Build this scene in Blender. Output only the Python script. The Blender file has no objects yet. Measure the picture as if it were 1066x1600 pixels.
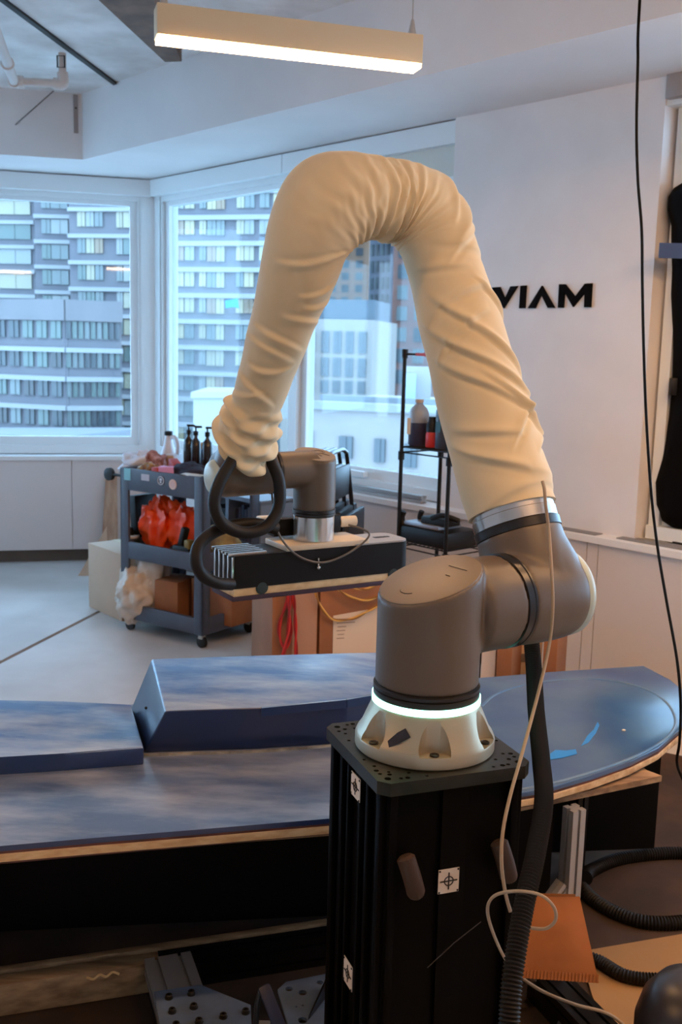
import bpy, bmesh, math, random
import numpy as np
from mathutils import Vector, Matrix, noise
random.seed(7)
scene = bpy.context.scene
COL = scene.collection
R = math.radians
V = Vector

# ------------------------------------------------------------------ camera
F_PX, PITCH, ROLL, CAM_H = 1600.0, R(9.02), R(1.47), 1.6
_f = V((0, math.cos(PITCH), -math.sin(PITCH)))
_u0 = V((0, math.sin(PITCH), math.cos(PITCH)))
_r = V((1, 0, 0)) * math.cos(ROLL) + _u0 * math.sin(ROLL)
_u = _u0 * math.cos(ROLL) - V((1, 0, 0)) * math.sin(ROLL)
CAM = V((0, 0, CAM_H))
cd = bpy.data.cameras.new('camera')
cam = bpy.data.objects.new('camera', cd)
COL.objects.link(cam)
cam.matrix_world = Matrix(((_r.x, _u.x, -_f.x, 0), (_r.y, _u.y, -_f.y, 0), (_r.z, _u.z, -_f.z, CAM_H), (0, 0, 0, 1)))
cd.sensor_fit = 'VERTICAL'
cd.sensor_height = 36.0
cd.sensor_width = 24.0
cd.lens = 36.0 * F_PX / 1600.0
cd.clip_end = 1000
cd.dof.use_dof = True
cd.dof.focus_distance = 1.95
cd.dof.aperture_fstop = 9.0
scene.camera = cam

# ------------------------------------------------------------------ world (overcast daylight)
world = bpy.data.worlds.new('sky')
scene.world = world
world.use_nodes = True
wn = world.node_tree
wn.nodes['Background'].inputs[0].default_value = (0.50, 0.74, 1.0, 1)
wn.nodes['Background'].inputs[1].default_value = 9.0

# ------------------------------------------------------------------ exposure
vs = scene.view_settings
vs.view_transform = 'Standard'
vs.look = 'None'
vs.gamma = 1
vs.use_curve_mapping = False
vs.exposure = 0.0
LAMP = 76.0            # strength of the pendant diffusers
scene.cycles.max_bounces = 8
scene.cycles.diffuse_bounces = 5
scene.cycles.use_denoising = True

# ------------------------------------------------------------------ helpers: view rays -> world points
def ray(x, y): return _f * F_PX + _r * (x - 533) + _u * (800 - y)
def AZ(x, y, z):
    d = ray(x, y); return CAM + d * ((z - CAM_H) / d.z)
def AY(x, y, Y):
    d = ray(x, y); return CAM + d * (Y / d.y)
def AP(x, y, p, n):
    d = ray(x, y); return CAM + d * ((p - CAM).dot(n) / d.dot(n))

def lin(c):
    def g(v):
        v /= 255.0
        return v / 12.92 if v <= 0.04045 else ((v + 0.055) / 1.055) ** 2.4
    return (g(c[0]), g(c[1]), g(c[2]), 1)

MATS = {}
def mat(name, c, rough=0.6, metal=0.0, var=0.0, vscale=8.0, c2=None, bump=0.0, bscale=60.0, coat=0.0,
        emit=None, estr=0.0, trans=0.0, stretch=None, spec=0.5, sheen=0.0, detail=5.0):
    """procedural principled material; c in 0-255 sRGB; c2 = second colour mixed in with noise"""
    if name in MATS: return MATS[name]
    m = bpy.data.materials.new(name); m.use_nodes = True
    nt = m.node_tree; b = nt.nodes['Principled BSDF']
    b.inputs['Base Color'].default_value = lin(c)
    b.inputs['Roughness'].default_value = rough
    b.inputs['Metallic'].default_value = metal
    b.inputs['Specular IOR Level'].default_value = spec
    b.inputs['Coat Weight'].default_value = coat
    b.inputs['Sheen Weight'].default_value = sheen
    b.inputs['Transmission Weight'].default_value = trans
    if emit:
        b.inputs['Emission Color'].default_value = lin(emit); b.inputs['Emission Strength'].default_value = estr
    if c2 is not None or var or bump:
        tc = nt.nodes.new('ShaderNodeTexCoord'); mp = nt.nodes.new('ShaderNodeMapping')
        nt.links.new(tc.outputs['Object'], mp.inputs['Vector'])
        if stretch: mp.inputs['Scale'].default_value = stretch
    if c2 is not None or var:
        if c2 is None:
            c2 = tuple(max(0, v * (1 - var)) for v in c)
        nz = nt.nodes.new('ShaderNodeTexNoise'); nz.inputs['Scale'].default_value = vscale; nz.inputs['Detail'].default_value = detail
        cr = nt.nodes.new('ShaderNodeValToRGB')
        cr.color_ramp.elements[0].position = 0.36; cr.color_ramp.elements[1].position = 0.66
        cr.color_ramp.elements[0].color = lin(c2); cr.color_ramp.elements[1].color = lin(c)
        nt.links.new(mp.outputs[0], nz.inputs['Vector']); nt.links.new(nz.outputs['Fac'], cr.inputs['Fac'])
        nt.links.new(cr.outputs['Color'], b.inputs['Base Color'])
    if bump:
        n2 = nt.nodes.new('ShaderNodeTexNoise'); n2.inputs['Scale'].default_value = bscale; n2.inputs['Detail'].default_value = 4
        bp = nt.nodes.new('ShaderNodeBump'); bp.inputs['Strength'].default_value = bump; bp.inputs['Distance'].default_value = 0.004
        nt.links.new(mp.outputs[0], n2.inputs['Vector']); nt.links.new(n2.outputs['Fac'], bp.inputs['Height'])
        nt.links.new(bp.outputs['Normal'], b.inputs['Normal'])
    MATS[name] = m
    return m

def glass_mat(name, tint=(235, 245, 250), refl=0.03):
    m = bpy.data.materials.new(name); m.use_nodes = True
    nt = m.node_tree; nt.nodes.clear()
    o = nt.nodes.new('ShaderNodeOutputMaterial'); mx = nt.nodes.new('ShaderNodeMixShader')
    t = nt.nodes.new('ShaderNodeBsdfTransparent'); g = nt.nodes.new('ShaderNodeBsdfGlossy')
    t.inputs['Color'].default_value = lin(tint); g.inputs['Roughness'].default_value = 0.03
    mx.inputs[0].default_value = refl
    nt.links.new(t.outputs[0], mx.inputs[1]); nt.links.new(g.outputs[0], mx.inputs[2]); nt.links.new(mx.outputs[0], o.inputs[0])
    return m

WLOC = {}
def wloc(o): return WLOC.get(o.name, V((0, 0, 0)))

def frame_from(zdir, xhint=None):
    z = V(zdir).normalized()
    x = V(xhint) if xhint is not None else (V((0, 0, 1)) if abs(z.z) < 0.9 else V((1, 0, 0)))
    x = (x - z * x.dot(z)).normalized()
    return x, z.cross(x), z

class MB:
    """collects shapes in world coordinates, then links them as ONE mesh object"""
    def __init__(s): s.bm = bmesh.new()
    def add(s, verts, faces):
        vs_ = [s.bm.verts.new(v) for v in verts]
        for f in faces:
            try: s.bm.faces.new([vs_[i] for i in f])
            except ValueError: pass
        return vs_
    def box(s, c, size, ax=None, bevel=0.0, seg=2):
        """box centred at c, size (x,y,z) along axes ax=(ex,ey,ez)"""
        c = V(c); ex, ey, ez = ax if ax else (V((1, 0, 0)), V((0, 1, 0)), V((0, 0, 1)))
        hx, hy, hz = size[0] / 2, size[1] / 2, size[2] / 2
        p = [c + ex * hx * i + ey * hy * j + ez * hz * k for k in (-1, 1) for j in (-1, 1) for i in (-1, 1)]
        fs = [(0, 2, 3, 1), (4, 5, 7, 6), (0, 1, 5, 4), (2, 6, 7, 3), (0, 4, 6, 2), (1, 3, 7, 5)]
        if bevel:
            t = bmesh.new(); vv = [t.verts.new(q) for q in p]
            for f in fs: t.faces.new([vv[i] for i in f])
            bmesh.ops.bevel(t, geom=t.edges[:], offset=bevel, segments=seg, affect='EDGES', profile=0.5)
            s.merge(t)
        else: s.add(p, fs)
        return s
    def merge(s, t):
        t.verts.index_update()
        vv = [s.bm.verts.new(v.co) for v in t.verts]
        for f in t.faces:
            try: s.bm.faces.new([vv[v.index] for v in f.verts])
            except ValueError: pass
        t.free()
    def prism(s, poly, h, bevel=0.0, seg=2):
        """extrude a 3-D polygon (list of points, ccw seen from the tip of h) along vector h"""
        n = len(poly); poly = [V(p) for p in poly]; h = V(h)
        t = bmesh.new(); b = [t.verts.new(p) for p in poly]; u = [t.verts.new(p + h) for p in poly]
        t.faces.new(b[::-1]); t.faces.new(u)
        for i in range(n): t.faces.new((b[i], b[(i + 1) % n], u[(i + 1) % n], u[i]))
        if bevel: bmesh.ops.bevel(t, geom=t.edges[:], offset=bevel, segments=seg, affect='EDGES', profile=0.5)
        bmesh.ops.recalc_face_normals(t, faces=t.faces[:])
        s.merge(t); return s
    def lathe(s, o, z, prof, seg=32, xhint=None, cap=True):
        """profile [(r, h)] turned round axis z through o"""
        o = V(o); ex, ey, ez = frame_from(z, xhint)
        rings = []
        for r, h in prof:
            if r < 1e-6: rings.append([s.bm.verts.new(o + ez * h)])
            else: rings.append([s.bm.verts.new(o + ez * h + (ex * math.cos(2 * math.pi * k / seg) + ey * math.sin(2 * math.pi * k / seg)) * r) for k in range(seg)])
        for a, b in zip(rings, rings[1:]):
            for k in range(seg):
                k2 = (k + 1) % seg
                if len(a) == 1 and len(b) == 1: continue
                if len(a) == 1: s.bm.faces.new((a[0], b[k2], b[k]))
                elif len(b) == 1: s.bm.faces.new((a[k], a[k2], b[0]))
                else: s.bm.faces.new((a[k], a[k2], b[k2], b[k]))
        if cap:
            if len(rings[0]) > 1: s.bm.faces.new(rings[0][::-1])
            if len(rings[-1]) > 1: s.bm.faces.new(rings[-1])
        return s
    def cyl(s, p0, p1, r0, r1=None, seg=20, cap=True):
        p0, p1 = V(p0), V(p1); r1 = r0 if r1 is None else r1
        return s.lathe(p0, p1 - p0, [(r0, 0), (r1, (p1 - p0).length)], seg, cap=cap)
    def tube(s, pts, r, seg=10, closed=False):
        pts = [V(p) for p in pts]; n = len(pts)
        rs = r if isinstance(r, (list, tuple)) else [r] * n
        tan = []
        for i in range(n):
            a = pts[(i - 1) % n] if (closed or i > 0) else pts[0]
            b = pts[(i + 1) % n] if (closed or i < n - 1) else pts[-1]
            tan.append((b - a).normalized())
        x, y, z = frame_from(tan[0]); N = x; rings = []
        for i in range(n):
            N = (N - tan[i] * N.dot(tan[i])).normalized(); B = tan[i].cross(N)
            rings.append([s.bm.verts.new(pts[i] + (N * math.cos(2 * math.pi * k / seg) + B * math.sin(2 * math.pi * k / seg)) * rs[i]) for k in range(seg)])
        m = n if closed else n - 1
        for i in range(m):
            a, b = rings[i], rings[(i + 1) % n]
            for k in range(seg): s.bm.faces.new((a[k], a[(k + 1) % seg], b[(k + 1) % seg], b[k]))
        if not closed:
            s.bm.faces.new(rings[0][::-1]); s.bm.faces.new(rings[-1])
        return s
    def sphere(s, c, r, ax=None, u=20, v=12, fn=None):
        """ellipsoid, r=(rx,ry,rz); fn(dir)->radius factor"""
        c = V(c); r = r if isinstance(r, (tuple, list)) else (r, r, r)
        ex, ey, ez = ax if ax else (V((1, 0, 0)), V((0, 1, 0)), V((0, 0, 1)))
        def pt(th, ph):
            d = V((math.sin(th) * math.cos(ph), math.sin(th) * math.sin(ph), math.cos(th)))
            k = fn(d) if fn else 1.0
            return c + (ex * d.x * r[0] + ey * d.y * r[1] + ez * d.z * r[2]) * k
        top = s.bm.verts.new(pt(0, 0)); bot = s.bm.verts.new(pt(math.pi, 0))
        rows = [[s.bm.verts.new(pt(math.pi * i / v, 2 * math.pi * k / u)) for k in range(u)] for i in range(1, v)]
        for k in range(u):
            k2 = (k + 1) % u
            s.bm.faces.new((top, rows[0][k], rows[0][k2])); s.bm.faces.new((bot, rows[-1][k2], rows[-1][k]))
            for a, b in zip(rows, rows[1:]): s.bm.faces.new((a[k], b[k], b[k2], a[k2]))
        return s
    def build(s, name, m, parent=None, smooth=35, label=None, cat=None, group=None, kind=None, origin=None):
        bmesh.ops.recalc_face_normals(s.bm, faces=s.bm.faces[:])
        me = bpy.data.meshes.new(name)
        co = [v.co for v in s.bm.verts]
        lo = V((min(c.x for c in co), min(c.y for c in co), min(c.z for c in co))); hi = V((max(c.x for c in co), max(c.y for c in co), max(c.z for c in co)))
        ctr = V(origin) if origin is not None else V(((lo.x + hi.x) / 2, (lo.y + hi.y) / 2, lo.z))
        for v in s.bm.verts: v.co -= ctr
        s.bm.to_mesh(me); s.bm.free()
        if smooth:
            for p in me.polygons: p.use_smooth = True
            me.set_sharp_from_angle(angle=R(smooth))
        me.materials.append(m)
        return link(name, me, ctr, parent, label, cat, group, kind)

def link(name, me, ctr, parent=None, label=None, cat=None, group=None, kind=None):
    o = bpy.data.objects.new(name, me); COL.objects.link(o)
    o.location = V(ctr) - (wloc(parent) if parent else V((0, 0, 0)))
    WLOC[o.name] = V(ctr)
    if parent: o.parent = parent
    return tag(o, label, cat, group, kind)

def tag(o, label=None, cat=None, group=None, kind=None):
    if label: o['label'] = label
    if cat: o['category'] = cat
    if group: o['group'] = group
    if kind: o['kind'] = kind
    return o

def thing(name, loc, label, cat, group=None, kind=None):
    o = bpy.data.objects.new(name, None); COL.objects.link(o)
    o.empty_display_size = 0.05
    o.location = V(loc); WLOC[o.name] = V(loc)
    return tag(o, label, cat, group, kind)

def spline(pts, n=12, closed=False):
    """catmull-rom through pts"""
    pts = [V(p) for p in pts]; m = len(pts); out = []
    segs = m if closed else m - 1
    for i in range(segs):
        if closed: p0, p1, p2, p3 = pts[i - 1], pts[i], pts[(i + 1) % m], pts[(i + 2) % m]
        else: p0, p1, p2, p3 = pts[max(i - 1, 0)], pts[i], pts[i + 1], pts[min(i + 2, m - 1)]
        for k in range(n):
            t = k / n
            out.append(0.5 * ((2 * p1) + (p2 - p0) * t + (2 * p0 - 5 * p1 + 4 * p2 - p3) * t * t + (3 * p1 - p0 - 3 * p2 + p3) * t ** 3))
    if not closed: out.append(pts[-1])
    return out

def remeshed(mb, voxel, smooth_iter):
    """union the shapes in mb by voxel remesh + smoothing; returns an MB holding the result"""
    me = bpy.data.meshes.new('tmp'); bmesh.ops.recalc_face_normals(mb.bm, faces=mb.bm.faces[:]); mb.bm.to_mesh(me); mb.bm.free()
    o = bpy.data.objects.new('tmp', me); COL.objects.link(o)
    r = o.modifiers.new('r', 'REMESH'); r.mode = 'VOXEL'; r.voxel_size = voxel
    sm = o.modifiers.new('s', 'SMOOTH'); sm.factor = 0.5; sm.iterations = smooth_iter
    dg = bpy.context.evaluated_depsgraph_get(); dg.update()
    m2 = bpy.data.meshes.new_from_object(o.evaluated_get(dg))
    out = MB(); out.bm.from_mesh(m2)
    bpy.data.objects.remove(o); bpy.data.meshes.remove(me); bpy.data.meshes.remove(m2)
    return out

def carve(mb, cutters):
    """boolean difference mb - cutters (MB)"""
    obs = []
    for q in (mb, cutters):
        me = bpy.data.meshes.new('tmp'); bmesh.ops.recalc_face_normals(q.bm, faces=q.bm.faces[:]); q.bm.to_mesh(me); q.bm.free()
        o = bpy.data.objects.new('tmp', me); COL.objects.link(o); obs.append(o)
    md = obs[0].modifiers.new('b', 'BOOLEAN'); md.operation = 'DIFFERENCE'; md.object = obs[1]; md.solver = 'EXACT'
    dg = bpy.context.evaluated_depsgraph_get(); dg.update()
    m2 = bpy.data.meshes.new_from_object(obs[0].evaluated_get(dg))
    out = MB(); out.bm.from_mesh(m2)
    for o in obs:
        me = o.data; bpy.data.objects.remove(o); bpy.data.meshes.remove(me)
    bpy.data.meshes.remove(m2)
    return out

UP = V((0, 0, 1))

# ------------------------------------------------------------------ materials
M_wall = mat('wall_paint', (226, 222, 220), 0.75, var=0.03, vscale=3)
M_soffit = mat('soffit_paint', (224, 222, 222), 0.7, var=0.03, vscale=2)
M_ceil = mat('ceiling_concrete', (238, 238, 238), 0.8, c2=(208, 205, 202), vscale=3.2, bump=0.3, bscale=12)
M_frame = mat('window_frame_paint', (222, 228, 230), 0.45)
M_glass = glass_mat('window_glass')
M_floor = mat('floor_concrete', (208, 206, 204), 0.42, c2=(186, 182, 178), vscale=1.6, bump=0.08, bscale=30)
M_gap = mat('floor_gap', (52, 44, 36), 0.8)
M_base = mat('baseboard_brown', (96, 84, 76), 0.6, var=0.2, vscale=3)
M_ledge = mat('ledge_white', (225, 226, 226), 0.4)
M_panel = mat('panel_white', (212, 206, 204), 0.55)
M_black = mat('black_plastic', (13, 12, 12), 0.5, spec=0.3)
M_blackm = mat('black_metal', (20, 20, 22), 0.38, metal=0.2)
M_rubber = mat('black_rubber', (17, 15, 14), 0.55)
M_brown = mat('beam_brown', (128, 106, 92), 0.8, var=0.25, vscale=6)

# ------------------------------------------------------------------ room shell
C0 = V((-1.466, 7.534, 0)); aL, aR = R(13.8), R(-47.95)
dL = V((math.cos(aL), math.sin(aL), 0)); dR = V((math.cos(aR), math.sin(aR), 0))
nL = V((-dL.y, dL.x, 0)); nR = V((-dR.y, dR.x, 0))           # pointing outdoors
ZL, ZT, ZC = 0.785, 2.774, 3.18
def corner(oL, oR):
    """plan corner of the two window walls at outward offsets oL, oR from the ledge front lines"""
    p, q = C0 + nL * oL, C0 + nR * oR
    w = q - p; den = dL.x * (-dR.y) + dR.x * dL.y
    t = (w.x * (-dR.y) + dR.x * w.y) / den
    return p + dL * t
def LW(s, off, z): return C0 + nL * off + dL * s + UP * z     # point by the left wall
def RW(s, off, z): return C0 + nR * off + dR * s + UP * z     # point by the right wall

# floor: dark subfloor with large pale slabs, one open joint
j0, j1 = AZ(0, 1035, 0), AZ(150, 958, 0)
jd = (j1 - j0).normalized(); jn = V((-jd.y, jd.x, 0))
MB().box((-0.5, 2.0, -0.06), (15, 15, 0.08)).build('floor', M_gap, kind='structure', smooth=0, label='pale concrete floor with one dark open joint', origin=(0, 0, -0.1))
fl = bpy.data.objects['floor']
for sgn in (1, -1):
    a = j0 + jn * sgn * 0.014
    poly = [a - jd * 9, a + jd * 6, a + jd * 6 + jn * sgn * 9, a - jd * 9 + jn * sgn * 9]
    if sgn < 0: poly = poly[::-1]
    MB().prism([p - UP * 0.02 for p in poly], UP * 0.02).build('floor_slab', M_floor, fl, smooth=0)

# walls below the windows (ledge cabinets), ledges, baseboards
def strip(walls, s0, s1, o0, o1, z0, z1, name, m, **k):
    fn = LW if walls == 'L' else RW
    poly = [fn(s0, o0, z0), fn(s1, o0, z0), fn(s1, o1, z0), fn(s0, o1, z0)]
    return MB().prism(poly, UP * (z1 - z0), bevel=k.pop('bevel', 0)).build(name, m, smooth=k.pop('smooth', 0), **k)
cF = corner(0, 0); cB = corner(0.3, 0.3)
def poly_strip(o0, o1, z0, z1, name, m, **k):
    """continuous run along both walls"""
    a, b = corner(o0, o0), corner(o1, o1)
    poly = [a - dL * 5.5, a, a + dR * 8.5, b + dR * 8.5, b, b - dL * 5.5]
    return MB().prism([p + UP * z0 for p in poly], UP * (z1 - z0)).build(name, m, smooth=0, **k)
poly_strip(-0.02, 0.30, ZL - 0.03, ZL, 'trim_1', M_ledge, kind='structure', label='white window ledge running along both walls')
wl = poly_strip(0.02, 0.32, 0.09, ZL - 0.03, 'wall_left', M_wall, kind='structure', label='white wall below the windows')
poly_strip(0.05, 0.32, -0.02, 0.09, 'baseboard_left', M_base, kind='structure', label='dark brown recessed baseboard')
# cabinet panels in front of the walls under the ledge (seams show between them)
ss = -5.0
sL = (AP(113, 800, LW(0, 0, 0), nL) - C0).dot(dL)
edges = [sL - 3.6, sL - 2.4, sL - 1.2, sL, -0.01]
for a, b in zip(edges, edges[1:]):
    strip('L', a + 0.002, b - 0.002, 0.0, 0.018, 0.095, ZL - 0.032, 'panel', M_panel, parent=wl)
sR1 = (AP(930, 850, RW(0, 0, 0), nR) - C0).dot(dR); sR0 = (AP(918, 850, RW(0, 0, 0), nR) - C0).dot(dR)
edges = [0.02, 1.1, 2.2, 3.0, sR0 - 0.12, sR0 + 0.0, sR1 + 0.02, sR1 + 1.2, sR1 + 2.4, sR1 + 3.6]
for a, b in zip(edges, edges[1:]):
    strip('R', a + 0.002, b - 0.002, 0.0, 0.018, 0.095, ZL - 0.032, 'panel', M_panel, parent=wl)

# soffit all along both window walls, ceiling above
a, b = corner(-0.53, -0.61), corner(0.5, 0.5)
MB().prism([p + UP * ZT for p in (a - dL * 5.5, a, a + dR * 8.5, b + dR * 8.5, b, b - dL * 5.5)], UP * (3.6 - ZT)).build('wall_soffit', M_soffit, kind='structure', smooth=0, label='white dropped soffit above the windows')
MB().box((-0.5, 2.0, ZC + 0.15), (15, 15, 0.3)).build('ceiling', M_ceil, kind='structure', smooth=0, label='rough white painted concrete ceiling')
# tapered beam end on the ceiling
q = [AZ(154, 0, 3.1), AZ(240, 0, 3.1), AZ(284, 96, 3.1), AZ(258, 97, 3.1)]
q[0] = q[0] + (q[0] - q[3]) * 0.6; q[1] = q[1] + (q[1] - q[2]) * 0.6
MB().prism(q, UP * 0.09).build('trim_2', M_brown, kind='structure', smooth=0, label='brown tapered beam end under the ceiling beside the pendant lamp')
# black strip along the ceiling
p0, p1 = AZ(10, 2, ZC), AZ(185, 133, ZC)
d = (p1 - p0).normalized(); p0 = p0 - d * 0.5
MB().box((p0 + p1) / 2 - UP * 0.006, ((p1 - p0).length, 0.03, 0.014), ax=(d, UP.cross(d), UP)).build('trim_3', M_black, kind='structure', smooth=0, label='black strip running along the concrete ceiling')
# room sides behind the camera
def SW(s, off, z): return V((-5.35 - off, s, z))          # side wall with its own row of windows
MB().box((-5.5, -0.5, 1.6), (0.3, 9.4, 3.3)).build('wall_side', M_wall, kind='structure', smooth=0)
for z0, z1, nm in ((0.0, 0.79, 'wall_side_low'), (2.7, 3.3, 'wall_side_high')):
    MB().box((-5.5, 5.0, (z0 + z1) / 2), (0.3, 4, z1 - z0)).build(nm, M_wall, kind='structure', smooth=0)
MB().box((0, -4.2, 1.6), (13, 0.1, 3.3)).build('wall_rear', M_wall, kind='structure', smooth=0)
# outer wall bands above the valance are hidden by the soffit

# ---- window_1 (left wall), window_2 (right wall), window_3 (right wall beyond the column)
def frame_bar(mb, fn, s0, s1, z0, z1, o0, o1):
    mb.prism([fn(s0, o0, z0), fn(s1, o0, z0), fn(s1, o1, z0), fn(s0, o1, z0)], UP * (z1 - z0))
def window(name, fn, s0, s1, z0, z1, mull, label, sash=0.055):
    root = thing(name, fn(s0, 0.2, z0), label, None, kind='structure')
    f = MB()
    frame_bar(f, fn, s0, s1, z0 - 0.09, z0 - 0.03, 0.14, 0.30)
    frame_bar(f, fn, s0, s1, z1, z1 + 0.2, 0.16, 0.30)
    frame_bar(f, fn, s0, s0 + 0.05, z0 - 0.03, z1, 0.16, 0.30)
    frame_bar(f, fn, s1 - 0.05, s1, z0 - 0.03, z1, 0.16, 0.30)
    for m_ in mull: frame_bar(f, fn, m_ - 0.035, m_ + 0.035, z0 - 0.03, z1, 0.15, 0.30)
    f.build('window_frame', M_frame, root, smooth=0)
    cuts = [s0 + 0.05] + [c for m_ in mull for c in (m_ - 0.035, m_ + 0.035)] + [s1 - 0.05]
    for a, b in zip(cuts[::2], cuts[1::2]):
        g = MB()
        frame_bar(g, fn, a, b, z0 - 0.03, z0 + 0.03, 0.19, 0.25); frame_bar(g, fn, a, b, z1 - 0.03, z1, 0.19, 0.25)
        frame_bar(g, fn, a, a + sash, z0 + 0.03, z1 - 0.03, 0.19, 0.25); frame_bar(g, fn, b - sash, b, z0 + 0.03, z1 - 0.03, 0.19, 0.25)
        sa = g.build('sash', M_frame, root, smooth=0)
        p = MB(); frame_bar(p, fn, a + sash, b - sash, z0 + 0.03, z1 - 0.03, 0.217, 0.223); p.build('pane', M_glass, sa, smooth=0)
    return root
cg = corner(0.2, 0.2)
sLg = (cg - C0 - nL * 0.2).dot(dL); sRg = (cg - C0 - nR * 0.2).dot(dR)
ZB = 0.88
window('window_1', LW, -5.0, sLg - 0.10, ZB, 2.62, [-1.45, -3.1], 'left window with a view of the dark tower')
w2 = window('window_2', RW, sRg + 0.06, 2.93, ZB, 2.62, [1.535], 'right window beside the column, split by one mullion')
window('window_4', SW, 4.2, 6.3, ZB, 2.62, [5.25], 'row of windows in the side wall left of the camera')
window('window_3', RW, 4.10, 7.6, ZB, 2.62, [5.9], 'window beyond the column at the right')
# corner post
MB().prism([p + UP * (ZL - 0.02) for p in (corner(0.15, 0.15) - dL * 0.10, corner(0.15, 0.15), corner(0.15, 0.15) + dR * 0.07, corner(0.3, 0.3) + dR * 0.05, corner(0.3, 0.3), corner(0.3, 0.3) - dL * 0.1)], UP * 1.98).build('trim_4', M_frame, kind='structure', smooth=0, label='pale corner post between the two windows')
# valance boxes
def valance(fn, s0, s1, name, label): 
    m = MB(); frame_bar(m, fn, s0, s1, 2.655, ZT - 0.008, 0.094, 0.30); return m.build(name, M_frame, kind='structure', smooth=0, label=label)
cv = corner(0.094, 0.094)
sLv = (cv - C0 - nL * 0.094).dot(dL); sRv = (cv - C0 - nR * 0.094).dot(dR)
valance(LW, -5.2, sLv, 'trim_5', 'pale blind box above the left window')
valance(RW, sRv, 1.46, 'trim_6', 'pale blind box above the right window, left length')
valance(RW, 1.466, 2.95, 'trim_7', 'pale blind box above the right window, length beside the column')
# blind lowered a little
m = MB(); frame_bar(m, RW, 1.6, 2.88, 2.50, 2.655, 0.135, 0.15); 
bl = m.build('roller_blind', mat('blind_fabric', (206, 208, 200), 0.8), smooth=0, label='pale roller blind lowered a little above the bent arm', cat='blind')
m = MB(); frame_bar(m, RW, 1.6, 2.88, 2.475, 2.50, 0.128, 0.157); m.build('bottom_bar', M_frame, bl, smooth=0)
# latch and stay on the bottom rail of window_2, aluminium extrusion lying on the ledge
m = MB(); frame_bar(m, RW, 2.02, 2.24, 0.865, 0.895, 0.12, 0.16); m.build('window_handle', M_frame, w2, smooth=0)

# column with the lettering
sc0, sc1 = 2.888, 4.08
MB().prism([RW(sc0, 0.085, ZL), RW(sc1, 0.085, ZL), RW(sc1, 0.55, ZL), RW(sc0, 0.55, ZL)], UP * (ZT - ZL)).build('wall_column', M_wall, kind='structure', smooth=0, label='white column face carrying the black lettering')
# outer wall closing the room behind the windows' jambs
for (s0, s1, nm) in ((2.93, 4.10, 'wall_pier'), (7.6, 9.0, 'wall_far')):
    m = MB(); frame_bar(m, RW, s0, s1, ZL, ZT, 0.2, 0.32); m.build(nm, M_wall, kind='structure', smooth=0)
MB().box(RW(8.6, -2.2, 1.6), (0.1, 5.2, 3.3), ax=(dR, nR, UP)).build('wall_right', M_wall, kind='structure', smooth=0)
m = MB(); frame_bar(m, RW, 4.0, 8.5, 2.655, ZT - 0.008, 0.094, 0.30); m.build('trim_8', M_frame, kind='structure', smooth=0, label='pale blind box above the window right of the column')

# black letters V I A M standing on the column face
lp = RW(0, 0.085, 0)
def LET(px, py): return AP(px, py, lp, nR)
lt = thing('wall_lettering', LET(770, 484), 'black capital letters VIAM fixed to the white column', 'lettering')
M_letter = mat('letter_black', (8, 7, 8), 0.9, spec=0.1)
def letter(name, polys):
    m = MB()
    for p in polys:
        m.prism([LET(*q) for q in p][::-1], -nR * 0.012)
    m.build(name, M_letter, lt, smooth=0)
z = 3.27; ox, oy = 740, 380
def cc(*p): return [(ox + a / z, oy + b / z) for a, b in p]
letter('letter_v', [cc((100, 227), (140, 224), (166, 285), (160, 333)), cc((160, 333), (166, 285), (196, 221), (231, 219))])
letter('letter_i', [cc((247, 218), (275, 216), (268, 332), (240, 333))])
letter('letter_a', [cc((356, 218), (352, 262), (320, 333), (284, 333)), cc((356, 218), (420, 330), (386, 331), (352, 262))])
letter('letter_m', [cc((444, 210), (474, 210), (465, 330), (438, 330)), cc((474, 210), (525, 275), (515, 326), (471, 250)), cc((525, 275), (576, 207), (578, 248), (515, 326)), cc((576, 207), (611, 205), (604, 328), (572, 328))])

# ------------------------------------------------------------------ pendant lamps
M_lamp = mat('lamp_housing', (218, 196, 160), 0.45)
M_diff = mat('lamp_diffuser', (255, 240, 215), 0.5, emit=(255, 195, 134), estr=LAMP)
M_steel = mat('steel_cable', (190, 186, 180), 0.35, metal=0.8)
def pendant(p0, p1, label, w=0.075, h=0.085):
    p0, p1 = V(p0), V(p1); d = (p1 - p0); L = d.length; d.normalize(); s = UP.cross(d).normalized()
    root = thing('pendant_lamp', (p0 + p1) / 2, label, 'lamp', 'pendant lamps')
    c = (p0 + p1) / 2
    MB().box(c + UP * (h / 2 + 0.012), (L, w, h), ax=(d, s, UP), bevel=0.003).build('housing', M_lamp, root)
    MB().box(c + UP * 0.006, (L - 0.008, w - 0.004, 0.012), ax=(d, s, UP)).build('diffuser', M_diff, root, smooth=0)
    for k in (0.03, 0.97):
        q = p0.lerp(p1, k) + UP * (h + 0.012)
        m = MB(); m.lathe(q, UP, [(0.012, 0), (0.012, 0.012), (0.005, 0.05)], 12); m.tube([q + UP * 0.04, V((q.x, q.y, ZC))], 0.0022, 6)
        m.build('suspension_cable', M_steel, root)
    return root
pA = AY(243, 65, 3.12); pB = AY(654, 100, 3.36); pB.z = pA.z
pdir = (pB - pA).normalized(); pside = UP.cross(pdir)
pendant(pA, pB, 'linear white pendant lamp with a glowing underside hanging above the sleeved arm')
for i, (du, dv) in enumerate(((-2.0, -1.3), (1.5, -0.6), (1.6, -1.5), (0.35, -2.3))):
    o = pA + pdir * du + pside * dv
    pendant(o, o + pdir * 1.0, ['linear pendant lamp overhead left of the robot', 'linear pendant lamp overhead to the right of the robot', 'linear pendant lamp overhead right of the camera', 'linear pendant lamp overhead between the camera and the robot'][i])

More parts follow.
